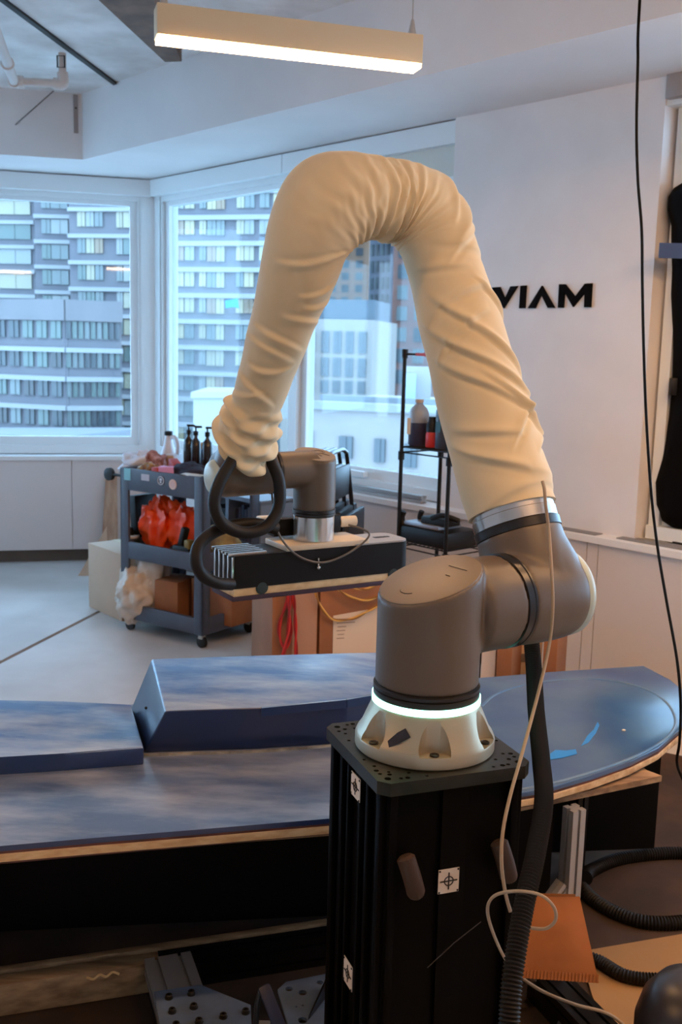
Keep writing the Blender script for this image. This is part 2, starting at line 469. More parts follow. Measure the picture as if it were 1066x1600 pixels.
# ------------------------------------------------------------------ robot arm
M_ur = mat('robot_grey', (94, 82, 70), 0.42, var=0.04, vscale=4, spec=0.45)
M_urcap = mat('robot_cap_grey', (118, 106, 93), 0.5)
M_ring = mat('joint_ring_black', (24, 22, 22), 0.3)
M_cast = mat('cast_aluminium', (172, 160, 136), 0.38, metal=0.6)
M_alu = mat('turned_aluminium', (205, 203, 200), 0.22, metal=0.9)
M_pale = mat('pale_green_cap', (176, 190, 182), 0.35)
M_led = mat('led_ring', (220, 255, 245), 0.4, emit=(150, 255, 225), estr=7.0)
M_bolt = mat('bolt_steel', (60, 55, 50), 0.35, metal=0.8)
TH = R(35)
A = V((math.cos(TH), math.sin(TH), 0)); Wd = V((-math.sin(TH), math.cos(TH), 0))
B0 = V((0.168, 1.839, 0.87))
ZS = 1.125
S = V((B0.x, B0.y, ZS)) + A * 0.275
E_ = S + Wd * 0.385 + UP * 0.785
F_ = E_ - A * 0.275
W_ = F_ + Wd * 0.36 - UP * 0.61
U = (E_ - S).normalized(); D = (W_ - F_).normalized()
robot = thing('industrial_robot', B0, 'grey six-joint robot arm in a cream fabric sleeve bolted to the black pedestal', 'robot arm')

# base casting: cone with six bolt pockets cut by vertical cylinders
base = MB().lathe(B0, UP, [(0.128, 0.0), (0.131, 0.003), (0.131, 0.021), (0.127, 0.030), (0.120, 0.040), (0.101, 0.084), (0.0995, 0.088)], 96)
cut = MB(); pang = R(-86); bolts = []
for k in range(6):
    an = pang + k * math.pi / 3
    p = B0 + V((math.cos(an), math.sin(an), 0)) * 0.117
    e_ = V((math.cos(an), math.sin(an), 0)); f_ = V((-e_.y, e_.x, 0)); p = B0 + e_ * 0.1215
    cut.prism([p + UP * 0.024 + e_ * 0.0195 * math.cos(t_) + f_ * 0.029 * math.sin(t_) for t_ in np.linspace(0, 2 * math.pi, 33)[:-1]], UP * 0.2)
    bolts.append(p + UP * 0.024 - e_ * 0.003)
bs = carve(base, cut).build('base_casting', M_cast, robot, smooth=30)
for p in bolts:
    m = MB(); m.lathe(p, UP, [(0.0, 0.0005), (0.0085, 0.0005), (0.0085, 0.0035), (0.0055, 0.0045), (0.0045, 0.003), (0, 0.003)], 18, cap=False); m.build('bolt', M_bolt, bs)
MB().lathe(B0, UP, [(0.0975, 0.088), (0.1015, 0.0885), (0.1015, 0.1005), (0.0975, 0.101)], 80).build('light_ring', M_led, robot)
MB().lathe(B0, UP, [(0.094, 0.1005), (0.0995, 0.101), (0.0995, 0.112), (0.097, 0.1135), (0.0995, 0.115), (0.0995, 0.121), (0.094, 0.124)], 80).build('joint_ring', M_ring, robot)
# dark tape scrap on the base
an0 = R(-104); pts = []
for px, py in ((606, 1158), (621, 1145), (634, 1138), (642, 1152), (622, 1163), (608, 1168)):
    # meet the cone: step along the ray
    d = ray(px, py).normalized(); t = 1.5
    while t < 2.2:
        p = CAM + d * t; rr = math.hypot(p.x - B0.x, p.y - B0.y); h = p.z - B0.z
        lim = 0.131 if h < 0.03 else 0.1215 + (0.0995 - 0.1215) * (h - 0.038) / 0.05
        if rr <= lim + 0.0012: break
        t += 0.0004
    pts.append(p)
n = V((math.cos(an0), math.sin(an0), 0.5)).normalized()
MB().prism(pts[::-1], n * 0.0012).build('tape_scrap', mat('dark_tape', (22, 20, 34), 0.6), robot, smooth=0)

def tilted_cyl(mb, o, r, h0, h1, tilt_dir, slope, seg=64, rim=0.0):
    """vertical cylinder from o+h0 to a slanted top plane at o+h1 rising along tilt_dir"""
    bot = []; top = []
    for k in range(seg):
        an = 2 * math.pi * k / seg; e = V((math.cos(an), math.sin(an), 0))
        bot.append(o + e * r + UP * h0); top.append(o + e * r + UP * (h1 + slope * r * e.dot(tilt_dir)))
    n = seg
    mb.add(bot + top, [tuple(range(n))[::-1], tuple(range(n, 2 * n))] + [(k, (k + 1) % n, n + (k + 1) % n, n + k) for k in range(n)])
def tilted_cap(o, r, h1, tilt_dir, slope, th, m, parent, logo=True, lm=None):
    nrm = (UP - tilt_dir * slope).normalized()
    ex = (tilt_dir + UP * slope).normalized(); ey = nrm.cross(ex)
    c = o + UP * h1; sx = math.sqrt(1 + slope * slope)
    t = bmesh.new(); n = 56
    mb = MB()
    def ring(k_, hh): return [mb.bm.verts.new(c + ex * math.cos(2 * math.pi * i / n) * r * k_ * sx + ey * math.sin(2 * math.pi * i / n) * r * k_ + nrm * hh) for i in range(n)]
    rs = [ring(0.97, -0.004), ring(0.97, th * 0.6), ring(0.94, th)]
    for a_, b_ in zip(rs, rs[1:]):
        for i in range(n): mb.bm.faces.new((a_[i], a_[(i + 1) % n], b_[(i + 1) % n], b_[i]))
    mb.bm.faces.new(rs[-1]); t.free()
    cp = mb.build('cap', m, parent, smooth=25)
    if logo:
        # raised letter marks of the cap
        g = MB(); w = r * 0.07
        def stroke(pl):
            P_ = [c + ex * x * r + ey * y * r + nrm * (th + 0.0006) for x, y in pl]
            for p, q_ in zip(P_, P_[1:]):
                dd = (q_ - p); g.box((p + q_) / 2, (dd.length + w, w, 0.001), ax=(dd.normalized(), nrm.cross(dd.normalized()), nrm))
        # letters U and R drawn across the cap
        stroke([(0.42, 0.55), (-0.18, 0.55), (-0.32, 0.42), (-0.32, 0.18), (-0.18, 0.06), (0.42, 0.06)])
        stroke([(-0.32, -0.12), (0.42, -0.12), (0.42, -0.46), (0.30, -0.58), (0.14, -0.58), (0.04, -0.46), (0.04, -0.12)])
        stroke([(0.04, -0.36), (-0.32, -0.58)])
        g.build('logo', lm or M_ur, cp, smooth=0)
    return cp

# shoulder pan housing: upright cylinder with slanted top + side outlet
O1 = V((B0.x, B0.y, 0)); CAPZ = 1.188
hb = MB(); tilted_cyl(hb, O1, 0.0965, B0.z + 0.122, CAPZ, A, 0.35)
sax = V((B0.x, B0.y, ZS))
hb.lathe(sax + A * 0.07, A, [(0.080, 0), (0.091, 0.012), (0.091, 0.098)], 64)
remeshed(hb, 0.0045, 9).build('shoulder_housing', M_ur, robot, smooth=50)
tilted_cap(O1, 0.0955, CAPZ - 0.001, A, 0.35, 0.003, M_urcap, robot, logo=False)
# faint marks on the big cap
nrm = (UP - A * 0.35).normalized(); ex = (A + UP * 0.35).normalized(); ey = nrm.cross(ex); cpt = O1 + UP * (CAPZ + 0.003)
mk = MB()
mk.tube([cpt + ex * (-0.055 + 0.012 * math.cos(t)) + ey * 0.018 * math.sin(t) for t in np.linspace(2.0, 4.3, 10)], 0.0006, 5)
mk.build('cap_marking', M_ring, robot, smooth=0)
MB().box(cpt + ex * 0.05 - ey * 0.02, (0.001, 0.05, 0.0012), ax=(ex, ey, nrm)).build('cap_marking', M_ring, robot, smooth=0)
MB().box(cpt + ex * 0.02 - ey * 0.025, (0.001, 0.012, 0.0012), ax=(ex, ey, nrm)).build('cap_marking', M_ring, robot, smooth=0)
# ring between housings
MB().lathe(sax, A, [(0.088, 0.166), (0.0925, 0.168), (0.0925, 0.182), (0.0905, 0.184), (0.0925, 0.186), (0.0925, 0.190), (0.088, 0.192)], 80).build('joint_ring', M_ring, robot)
# shoulder lift housing with the root of the upper arm
hb = MB(); hb.lathe(sax, A, [(0.091, 0.190), (0.0935, 0.24), (0.094, 0.29), (0.092, 0.325), (0.087, 0.342)], 64)
hb.lathe(S, U, [(0.07, -0.04), (0.092, 0.0), (0.090, 0.07), (0.087, 0.128)], 64)
for k in range(12):
    t_ = k / 11
    hb.sphere(S + A * 0.030 * (1 - t_) ** 1.2 + U * 0.105 * t_, 0.0935 - 0.007 * t_, u=40, v=24)
remeshed(hb, 0.0045, 12).build('upper_arm_housing', M_ur, robot, smooth=50)
MB().lathe(sax, A, [(0.086, 0.330), (0.0905, 0.342), (0.0895, 0.352), (0.078, 0.362), (0.05, 0.366), (0.0, 0.367)], 64).build('end_cap', M_pale, robot, smooth=60)
MB().lathe(S, U, [(0.083, 0.124), (0.0885, 0.126), (0.0885, 0.143), (0.083, 0.145)], 80).build('joint_ring', M_ring, robot)
MB().lathe(S, U, [(0.080, 0.143), (0.0865, 0.145), (0.0865, 0.166), (0.085, 0.1675), (0.085, 0.215)], 80).build('arm_collar', M_alu, robot)
# forearm end: wrist 1 housing, pale cap, ring
hb = MB(); hb.lathe(W_, -D, [(0.03, -0.045), (0.055, -0.02), (0.056, 0.04), (0.052, 0.115), (0.047, 0.2)], 48)
hb.lathe(W_, A, [(0.052, -0.048), (0.0575, -0.03), (0.0575, 0.02), (0.056, 0.100)], 48); hb.sphere(W_, 0.0575, u=40, v=24)
remeshed(hb, 0.004, 10).build('forearm_housing', M_ur, robot, smooth=50)
MB().lathe(W_ + D * 0.010, -A, [(0.042, 0.040), (0.043, 0.050), (0.038, 0.060), (0.022, 0.065), (0, 0.066)], 48).build('end_cap', M_pale, robot, smooth=60)
MB().lathe(W_, -D, [(0.05, 0.060), (0.0575, 0.061), (0.0575, 0.070), (0.05, 0.071)], 56).build('joint_ring', M_ring, robot)
MB().lathe(W_, A, [(0.052, 0.098), (0.0575, 0.099), (0.0575, 0.107), (0.052, 0.108)], 56).build('joint_ring', M_ring, robot)
# wrist 2: outlet along A meeting an upright cylinder with a slanted marked cap
O2 = W_ + A * 0.232
hb = MB(); hb.lathe(W_, A, [(0.046, 0.107), (0.0475, 0.225)], 48)
o2 = V((O2.x, O2.y, 0)); tilted_cyl(hb, o2, 0.054, W_.z - 0.105, W_.z + 0.036, Wd, 0.24, seg=48)
remeshed(hb, 0.0038, 8).build('wrist_housing', M_ur, robot, smooth=50)
tilted_cap(o2, 0.0535, W_.z + 0.0355, Wd, 0.24, 0.0022, M_urcap, robot, lm=M_ur)
MB().lathe(o2 + UP * (W_.z - 0.105), UP, [(0.05, -0.013), (0.0552, -0.011), (0.0552, -0.006), (0.054, -0.005), (0.0552, -0.004), (0.0552, 0.003), (0.05, 0.004)], 56).build('joint_ring', M_ring, robot)
ZF = W_.z - 0.118
MB().lathe(o2 + UP * ZF, UP, [(0.051, -0.064), (0.0525, -0.062), (0.0525, -0.002), (0.05, 0.0)], 64).build('tool_flange', M_alu, robot)

# ---- sleeve: swept tube with folds
MIDS = []
def fillet_path(P, rads, step=0.004):
    out = []; n = len(P); last = P[0]; MIDS.clear()
    for i in range(1, n - 1):
        a_, b_, c_ = P[i - 1], P[i], P[i + 1]
        d1 = (b_ - a_).normalized(); d2 = (c_ - b_).normalized(); ang = d1.angle(d2); r = rads[i - 1]
        t = r * math.tan(ang / 2); s0 = b_ - d1 * t; s1 = b_ + d2 * t
        L = (s0 - last).length; k = max(1, int(L / step)); out += [last.lerp(s0, j / k) for j in range(k)]
        cen = b_ + (d2 - d1).normalized() * (r / math.cos(ang / 2))
        e1 = (s0 - cen).normalized(); e2 = d1; k = max(2, int(r * ang / step))
        MIDS.append(len(out) + k // 2)
        out += [cen + (e1 * math.cos(ang * j / k) + e2 * math.sin(ang * j / k)) * r for j in range(k)]
        last = s1
    L = (P[-1] - last).length; k = int(L / step); out += [last.lerp(P[-1], j / k) for j in range(k + 1)]
    return out
path = fillet_path([S + U * 0.178, E_ + U * 0.012, F_ - D * 0.012, F_ + D * 0.635], [0.115, 0.125], 0.0032)
n = len(path); arc = [0.0]
for p, q in zip(path, path[1:]): arc.append(arc[-1] + (q - p).length)
LT = arc[-1]
sE, sF = arc[MIDS[0]], arc[MIDS[1]]   # arc positions of the two bends (approx.)
print('sleeve length', LT, 'sE', sE, 'sF', sF)
def interp(x, tab):
    for (x0, y0), (x1, y1) in zip(tab, tab[1:]):
        if x <= x1:
            t = max(0, min(1, (x - x0) / (x1 - x0))); t = t * t * (3 - 2 * t); return y0 + (y1 - y0) * t
    return tab[-1][1]
RAD = [(0, 0.0905), (0.05, 0.093), (0.20, 0.094), (0.40, 0.087), (0.55, 0.080), (sE - 0.06, 0.081), (sE + 0.06, 0.0855), (sF - 0.10, 0.086), (sF, 0.090),
       (sF + 0.12, 0.085), (sF + 0.30, 0.069), (sF + 0.42, 0.062), (LT - 0.13, 0.058), (LT - 0.085, 0.068), (LT - 0.03, 0.073), (LT, 0.066)]
# single folds: (arc s at phi0, phi0 deg, slope m/rad, half-length rad, width m, height m)
FOLDS = [(0.10, 150, 0.055, 0.75, 0.010, 0.006), (0.195, 75, 0.085, 0.75, 0.011, 0.007), (0.17, 80, -0.10, 0.55, 0.012, 0.006), (0.24, 120, 0.07, 1.0, 0.010, 0.006), (0.295, 115, 0.075, 1.15, 0.011, 0.0075),
         (0.35, 100, 0.085, 1.05, 0.012, 0.007), (0.375, 135, -0.05, 0.7, 0.011, 0.006), (0.15, 140, 0.03, 0.7, 0.010, 0.005), (0.435, 60, 0.07, 0.55, 0.010, 0.006), (0.45, 125, -0.03, 0.8, 0.012, 0.006), (0.52, 140, 0.02, 0.7, 0.010, 0.004),
         (0.06, 95, 0.02, 1.2, 0.02, 0.004), (0.03, 100, -0.01, 1.4, 0.013, 0.003), (0.135, 40, -0.06, 0.5, 0.013, 0.006), (0.56, 90, 0.012, 0.9, 0.013, 0.003),
         (sE - 0.045, 45, -0.055, 0.9, 0.011, 0.006), (sE + 0.0, 40, -0.05, 0.9, 0.010, 0.006), (sE - 0.10, 80, -0.06, 0.7, 0.011, 0.006),
         (sF + 0.10, 120, -0.04, 0.75, 0.008, 0.0045), (sF + 0.165, 150, -0.03, 0.5, 0.008, 0.004), (sF + 0.235, 150, 0.01, 0.7, 0.009, 0.004), (sF + 0.29, 110, 0.012, 0.9, 0.009, 0.004),
         (sF + 0.32, 95, 0.008, 1.0, 0.008, 0.0035), (sF + 0.375, 110, -0.016, 0.7, 0.009, 0.0045), (sF + 0.43, 90, 0.02, 0.9, 0.01, 0.0045), (sF + 0.46, 70, -0.03, 0.7, 0.01, 0.005), (sF + 0.20, 165, -0.01, 0.5, 0.008, 0.004)]
fsin = [(R(f[1]), f) for f in FOLDS]
tan = []
for i in range(n):
    tan.append((path[min(i + 1, n - 1)] - path[max(i - 1, 0)]).normalized())
NS = 132
Nv = A.copy(); verts = []
for i in range(n):
    s = arc[i]; T = tan[i]
    Nv = (Nv - T * Nv.dot(T)).normalized(); Mv = -(T.cross(Nv))     # Nv: outer side of the bends, Mv: towards the viewer side
    if i == 0: print('Mv', Mv[:])
    r0 = interp(s, RAD)
    bend = math.exp(-((s - (sE + sF) / 2) / 0.105) ** 2)
    end = max(0.0, min(1.0, (s - (LT - 0.14)) / 0.03))
    for k in range(NS):
        ph = 2 * math.pi * k / NS
        c_, s_ = math.cos(ph), math.sin(ph)
        inner = (1 - c_) / 2
        dr = 0.0
        # gathered folds of the elbow, deep on the inner side
        if bend > 0.02:
            w1 = noise.noise(V((s * 6, c_ * 1.3 + 4, s_ * 1.3)))
            w2 = noise.noise(V((s * 13, c_ * 2 + 9, s_ * 2)))
            dr += bend * (inner ** 0.85) * (0.0074 * math.sin(2 * math.pi * s / 0.026 + 3.5 * w1) * (0.55 + 0.6 * w2 + 0.3) + 0.0028 * math.sin(2 * math.pi * s / 0.0155 + 4 * w2))
            dr -= bend * 0.009 * (1 - inner) * max(0, math.cos((s - (sE + sF) / 2) / 0.09))
        if c_ > 0: dr += 0.021 * c_ * c_ * (math.exp(-((s - sE) / 0.062) ** 2) + 1.15 * math.exp(-((s - sF) / 0.068) ** 2))
        for p0, f in fsin:
            dp = (ph - p0 + math.pi) % (2 * math.pi) - math.pi
            if abs(dp) > f[3] * 1.25: continue
            x = s - (f[0] + f[2] * dp + 0.012 * dp * dp * (1 if f[2] > 0 else -1))
            if abs(x) > f[4] * 4: continue
            fade = max(0, 1 - (abs(dp) / (f[3] * 1.25)) ** 2)
            u_ = x / (f[4] * 0.8)
            dr += 1.35 * f[5] * fade * ((math.exp(-(u_ / 1.9) ** 2) if u_ > 0 else math.exp(-(u_ / 0.6) ** 2)) - 0.45 * math.exp(-((u_ + 1.5) / 0.9) ** 2))
        if end > 0:
            w1 = noise.noise(V((s * 9, c_ * 1.5, s_ * 1.5 + 3)))
            w3 = noise.noise(V((s * 22, c_ * 2.6, s_ * 2.6 + 7)))
            w4 = noise.noise(V((s * 5 + 3, c_ * 0.9, s_ * 0.9 + 5)))
            fz = (s + 0.022 * math.cos(ph - 1.2) + 0.034 * w4) / 0.042
            fz2 = (s - 0.026 * math.cos(ph - 0.4) + 0.020 * w4) / 0.029
            dr += end * (0.0075 * math.sin(2 * math.pi * fz) + 0.0042 * math.sin(2 * math.pi * fz2 + 1) + 0.007 * w4 + 0.003 * w3)
        dr += 0.0022 * noise.noise(V((s * 9, c_ * 1.2, s_ * 1.2)))
        co = path[i] + (Nv * c_ + Mv * s_) * (r0 + dr)
        # the lower hem of the bunched end hangs slanted, the cuff at the start is straight
        if end > 0: co = co + D * end * (0.014 * s_ - 0.030 * c_) * ((s - (LT - 0.14)) / 0.14)
        verts.append(co)
mb = MB(); faces = []
for i in range(n - 1):
    for k in range(NS):
        faces.append((i * NS + k, i * NS + (k + 1) % NS, (i + 1) * NS + (k + 1) % NS, (i + 1) * NS + k))
mb.add(verts, faces)
# hems turned inside
for row, dirn, rr in ((0, U, -0.006), (n - 1, -D, -0.010)):
    cen = sum((verts[row * NS + k] for k in range(NS)), V((0, 0, 0))) / NS
    ring0 = [verts[row * NS + k] for k in range(NS)]
    ring1 = [p + (cen - p).normalized() * 0.005 + dirn * 0.0 for p in ring0]
    ring2 = [p + (cen - p).normalized() * 0.008 + dirn * 0.03 for p in ring0]
    allv = ring0 + ring1 + ring2
    mb.add(allv, [(j * NS + k, j * NS + (k + 1) % NS, (j + 1) * NS + (k + 1) % NS, (j + 1) * NS + k) for j in range(2) for k in range(NS)])
bmesh.ops.remove_doubles(mb.bm, verts=mb.bm.verts[:], dist=1e-5)
M_sleeve = mat('sleeve_fabric', (208, 192, 158), 0.85, var=0.04, vscale=5, bump=0.05, bscale=700, sheen=0.15)
mb.build('fabric_sleeve', M_sleeve, robot, smooth=80)

# thin braided cable along the arm, down to a loop beside the pedestal
M_cable = mat('grey_cable', (158, 138, 114), 0.65)
cab = [S + U * 0.22 + Wd * -0.0 , S + U * 0.175 - Wd * 0.082 + A * 0.03]
pts = [AP(848, 752, S - Wd * 0.082, Wd), AP(851, 765, S - Wd * 0.090, Wd), AP(853, 790, S - Wd * 0.094, Wd), AP(858, 830, S - Wd * 0.098, Wd), AY(862, 890, 1.845), AY(864, 950, 1.84), AY(858, 1010, 1.84), AY(842, 1080, 1.80), AY(818, 1170, 1.72), AY(797, 1245, 1.66), AY(786, 1300, 1.63),
       AY(784, 1350, 1.61), AY(790, 1395, 1.60), AY(798, 1425, 1.59)]
MB().tube(spline(pts, 10), 0.0032, 8).build('signal_cable', M_cable, label='thin beige cable running down the front of the robot shoulder', cat='cable')
pts = [AY(800, 1428, 1.58), AY(775, 1425, 1.57), AY(765, 1400, 1.56), AY(785, 1393, 1.55), AY(815, 1393, 1.53), AY(845, 1400, 1.50), AY(866, 1418, 1.485), AY(868, 1438, 1.48), AY(852, 1451, 1.48), AY(826, 1450, 1.49)]
pts = [AY(806, 1520, 1.60), AY(786, 1492, 1.58), AY(768, 1450, 1.56), AY(762, 1420, 1.55), AY(770, 1402, 1.545), AY(790, 1394, 1.53), AY(820, 1393, 1.50), AY(848, 1400, 1.48), AY(866, 1418, 1.475), AY(868, 1438, 1.475), AY(852, 1451, 1.48), AY(824, 1449, 1.49)]
MB().tube(spline(pts, 8), 0.0027, 8).build('loop_cable', M_cable, label='thin beige cable looped round the thick black hose', cat='cable')

# thick corrugated hose hanging from the shoulder
def corrugated(pts, r, pitch=0.006, amp=0.0016, seg=16):
    sp = spline(pts, 24); arcs = [0]
    for p, q in zip(sp, sp[1:]): arcs.append(arcs[-1] + (q - p).length)
    L = arcs[-1]; m = int(L / pitch * 4); P_ = []; rs = []; j = 0
    for i in range(m + 1):
        s = L * i / m
        while j < len(arcs) - 2 and arcs[j + 1] < s: j += 1
        t = (s - arcs[j]) / max(1e-9, arcs[j + 1] - arcs[j]); P_.append(sp[j].lerp(sp[j + 1], t)); rs.append(r + amp * math.sin(math.pi / 2 * i))
    return MB().tube(P_, rs, seg)
M_hose = mat('hose_black', (20, 16, 13), 0.55, spec=0.3)
corrugated([AY(829, 985, 2.12), AY(834, 1040, 2.06), AY(838, 1110, 1.95), AY(846, 1190, 1.80), AY(850, 1250, 1.70), AY(838, 1330, 1.60), AY(820, 1410, 1.52), AY(806, 1490, 1.46), AY(798, 1560, 1.42), AY(794, 1660, 1.38), AY(792, 1800, 1.33)], 0.0155).build('corrugated_hose', M_hose, label='thick black corrugated hose hanging beside the pedestal', cat='hose')

# ------------------------------------------------------------------ tool under the wrist
TA = R(31); tx = V((math.cos(TA), math.sin(TA), 0)); ty = V((-math.sin(TA), math.cos(TA), 0))
tc = V((O2.x, O2.y, 0)); ZT0 = ZF - 0.064
tool = thing('sanding_tool', tc + UP * (ZT0 - 0.135), 'long black box-shaped sanding tool with a wooden board carried under the robot wrist', 'tool')
M_tool = mat('tool_black', (13, 10, 9), 0.5, spec=0.2)
M_cream = mat('cream_plate', (206, 190, 166), 0.5)
M_white = mat('white_plastic', (225, 222, 214), 0.45)
MB().box(tc + UP * (ZT0 - 0.007) + tx * 0.012, (0.24, 0.12, 0.014), ax=(tx, ty, UP), bevel=0.002).build('adapter_plate', M_cream, tool)
# body with rounded right end
zb0, zb1 = ZT0 - 0.094, ZT0 - 0.014
xl, xr, yw = -0.27, 0.262, 0.062
poly = []
for an in np.linspace(-math.pi / 2, 0, 8): poly.append((xr - 0.03 + 0.03 * math.cos(an), -yw + 0.03 + 0.03 * math.sin(an)))
for an in np.linspace(0, math.pi / 2, 8): poly.append((xr - 0.03 + 0.03 * math.cos(an), yw - 0.03 + 0.03 * math.sin(an)))
poly += [(xl + 0.02, yw), (xl + 0.02, -yw)]
body = MB().prism([tc + tx * x + ty * y + UP * zb0 for x, y in poly], UP * (zb1 - zb0)).build('tool_body', M_tool, tool, smooth=30)
MB().prism([tc + tx * x * 0.995 + ty * y * 0.97 + UP * zb1 for x, y in poly[:16]] + [tc + tx * 0.09 + ty * yw * 0.97 + UP * zb1, tc + tx * 0.09 - ty * yw * 0.97 + UP * zb1], UP * 0.004).build('top_cover', mat('grey_cover', (150, 150, 152), 0.4), tool, smooth=0)
m = MB(); m.box(tc + tx * 0.20 + UP * (zb1 + 0.0045), (0.03, 0.014, 0.001), ax=(tx, ty, UP)); m.box(tc + tx * 0.225 + UP * (zb1 + 0.0045), (0.012, 0.012, 0.001), ax=(tx, ty, UP)); m.build('cover_marking', M_black, body, smooth=0)
# extruded end on the left: stack of fins
for k in range(5):
    MB().box(tc + tx * (xl + 0.022 - k * 0.0) - ty * (yw - 0.006 - k * 0.026) + UP * ((zb0 + zb1) / 2), (0.012, 0.005, zb1 - zb0 - 0.006), ax=(tx, ty, UP), bevel=0.001).build('end_fin', M_alu, tool)
for k in range(6):
    MB().box(tc + tx * (xl + 0.06) + ty * (-yw + 0.012 + k * 0.02) + UP * (zb1 + 0.003), (0.1, 0.006, 0.006), ax=(tx, ty, UP)).build('top_fin', M_alu, tool, smooth=0)
# wooden board and sanding pad below
M_board = mat('pale_wood', (214, 186, 142), 0.55, c2=(196, 162, 118), vscale=4, stretch=(1, 14, 14))
bd = MB().box(tc + UP * (zb0 - 0.010) + tx * 0.0, (0.50, 0.118, 0.020), ax=(tx, ty, UP), bevel=0.001).build('wooden_board', M_board, tool)
MB().box(tc + UP * (zb0 - 0.0255), (0.508, 0.124, 0.011), ax=(tx, ty, UP), bevel=0.001).build('sanding_pad', mat('sanding_pad', (62, 48, 62), 0.9), tool)
for x in (-0.175, 0.21):
    MB().lathe(tc + tx * x - ty * (0.0592) + UP * (zb0 - 0.0035), -ty, [(0.0165, 0), (0.0165, 0.0022), (0.012, 0.0032), (0, 0.0032)], 20, cap=False).build('adjusting_knob', mat('dark_green', (30, 46, 44), 0.4), tool)
# valve block, white cylinder and plug behind the flange
MB().box(tc + tx * 0.005 + ty * 0.055 + UP * (ZT0 + 0.028), (0.20, 0.035, 0.045), ax=(tx, ty, UP), bevel=0.003).build('valve_block', M_tool, tool)
MB().cyl(tc + tx * 0.105 + ty * 0.05 + UP * (ZT0 + 0.03), tc + tx * 0.155 + ty * 0.05 + UP * (ZT0 + 0.03), 0.0145).build('white_plug', M_cream, tool)
MB().box(tc - tx * 0.10 + ty * 0.055 + UP * (ZT0 + 0.052), (0.06, 0.03, 0.012), ax=(tx, ty, UP), bevel=0.003).build('connector', M_white, tool)
# steel ball hook on the front face and its thin cable
fp = tc - ty * (yw + 0.003)
hk = AP(498, 872, fp, ty)
m = MB(); m.tube([hk, hk - UP * 0.02], 0.0022, 6); m.sphere(hk - UP * 0.024, 0.0055, u=14, v=8); m.build('hanging_bead', M_alu, tool)
cp = [AP(x, y, fp - ty * o, ty) for x, y, o in ((425, 770, 0.0), (430, 815, 0.004), (440, 842, 0.006), (462, 866, 0.006), (490, 878, 0.006), (515, 877, 0.006), (545, 864, 0.005), (570, 846, 0.004), (577, 834, 0.0), (565, 826, -0.02), (545, 820, -0.05))]
MB().tube(spline(cp, 8), 0.0028, 8).build('control_cable', mat('tool_cable', (92, 86, 80), 0.5), tool)

# black air hose: one loop from the sleeve, one to the tool's left end
hr = 0.0148
pl = fp - ty * 0.03
def H(x, y, o=0.0): return AP(x, y, pl - ty * o, ty)
h1 = [H(398, 668, -0.06), H(386, 690, -0.03), H(366, 716, 0.0), H(344, 752, 0.01), H(335, 786, 0.012), H(345, 815, 0.012), H(370, 830, 0.012), H(398, 831, 0.012), H(422, 818, 0.01), H(436, 790, 0.005), H(436, 752, 0.0), H(424, 720, -0.01), H(411, 694, -0.03), H(404, 668, -0.06)]
MB().tube(spline(h1, 10), hr, 16).build('air_hose', M_hose, label='black air hose hanging in a round loop from the sleeve end', cat='hose', group='air hoses at the wrist')
h2 = [H(432, 826, -0.035), H(395, 818, -0.03), H(360, 822, -0.03), H(330, 834, -0.02), H(310, 854, -0.01), H(307, 880, 0.0), H(318, 900, 0.0), H(340, 911, -0.005), H(362, 913, -0.02)]
MB().tube(spline(h2, 10), hr, 16).build('air_hose', M_hose, label='black air hose curving round into the left end of the sanding tool', cat='hose', group='air hoses at the wrist')

# ------------------------------------------------------------------ pedestal
PA = R(20.4); ex = V((math.cos(PA), math.sin(PA), 0)); ey = V((-math.sin(PA), math.cos(PA), 0)); pc = V((B0.x, B0.y, 0))
ped = thing('robot_pedestal', pc, 'black square metal pedestal with fiducial stickers under the robot', 'pedestal')
M_plate = mat('plate_dark', (60, 58, 52), 0.34, metal=0.55, c2=(34, 40, 34), vscale=9)
M_ped = mat('pedestal_black', (5, 4, 4), 0.55, spec=0.06)
h = 0.149; ch = 0.018
oct_ = [(-h + ch, -h), (h - ch, -h), (h, -h + ch), (h, h - ch), (h - ch, h), (-h + ch, h), (-h, h - ch), (-h, -h + ch)]
plate = MB().prism([pc + ex * x + ey * y + UP * 0.846 for x, y in oct_], UP * 0.024)
cut = MB(); hol = []
for k in range(28):
    an = 2 * math.pi * k / 28 + 0.05; r = 0.142 + 0.006 * (k % 3); hol.append((r * math.cos(an), r * math.sin(an), 0.0035))
for sx in (-1, 1):
    for sy in (-1, 1):
        for (x, y, r) in ((0.128, 0.128, 0.0065), (0.105, 0.133, 0.004), (0.133, 0.105, 0.004), (0.118, 0.112, 0.0045), (0.093, 0.134, 0.005), (0.134, 0.09, 0.005)):
            hol.append((sx * x, sy * y, r))
seen = []
for x, y, r in hol:
    if max(abs(x), abs(y)) > h - 0.008 or any(math.hypot(x - a_, y - b_) < r + c_ + 0.002 for a_, b_, c_ in seen): continue
    seen.append((x, y, r)); cut.lathe(pc + ex * x + ey * y + UP * 0.852, UP, [(r, 0), (r, 0.05)], 14)
carve(plate, cut).build('top_plate', M_plate, ped, smooth=20)
hw = 0.128
MB().box(pc + UP * 0.47, (2 * hw, 2 * hw, 0.75), ax=(ex, ey, UP), bevel=0.003).build('pedestal_body', M_ped, ped)
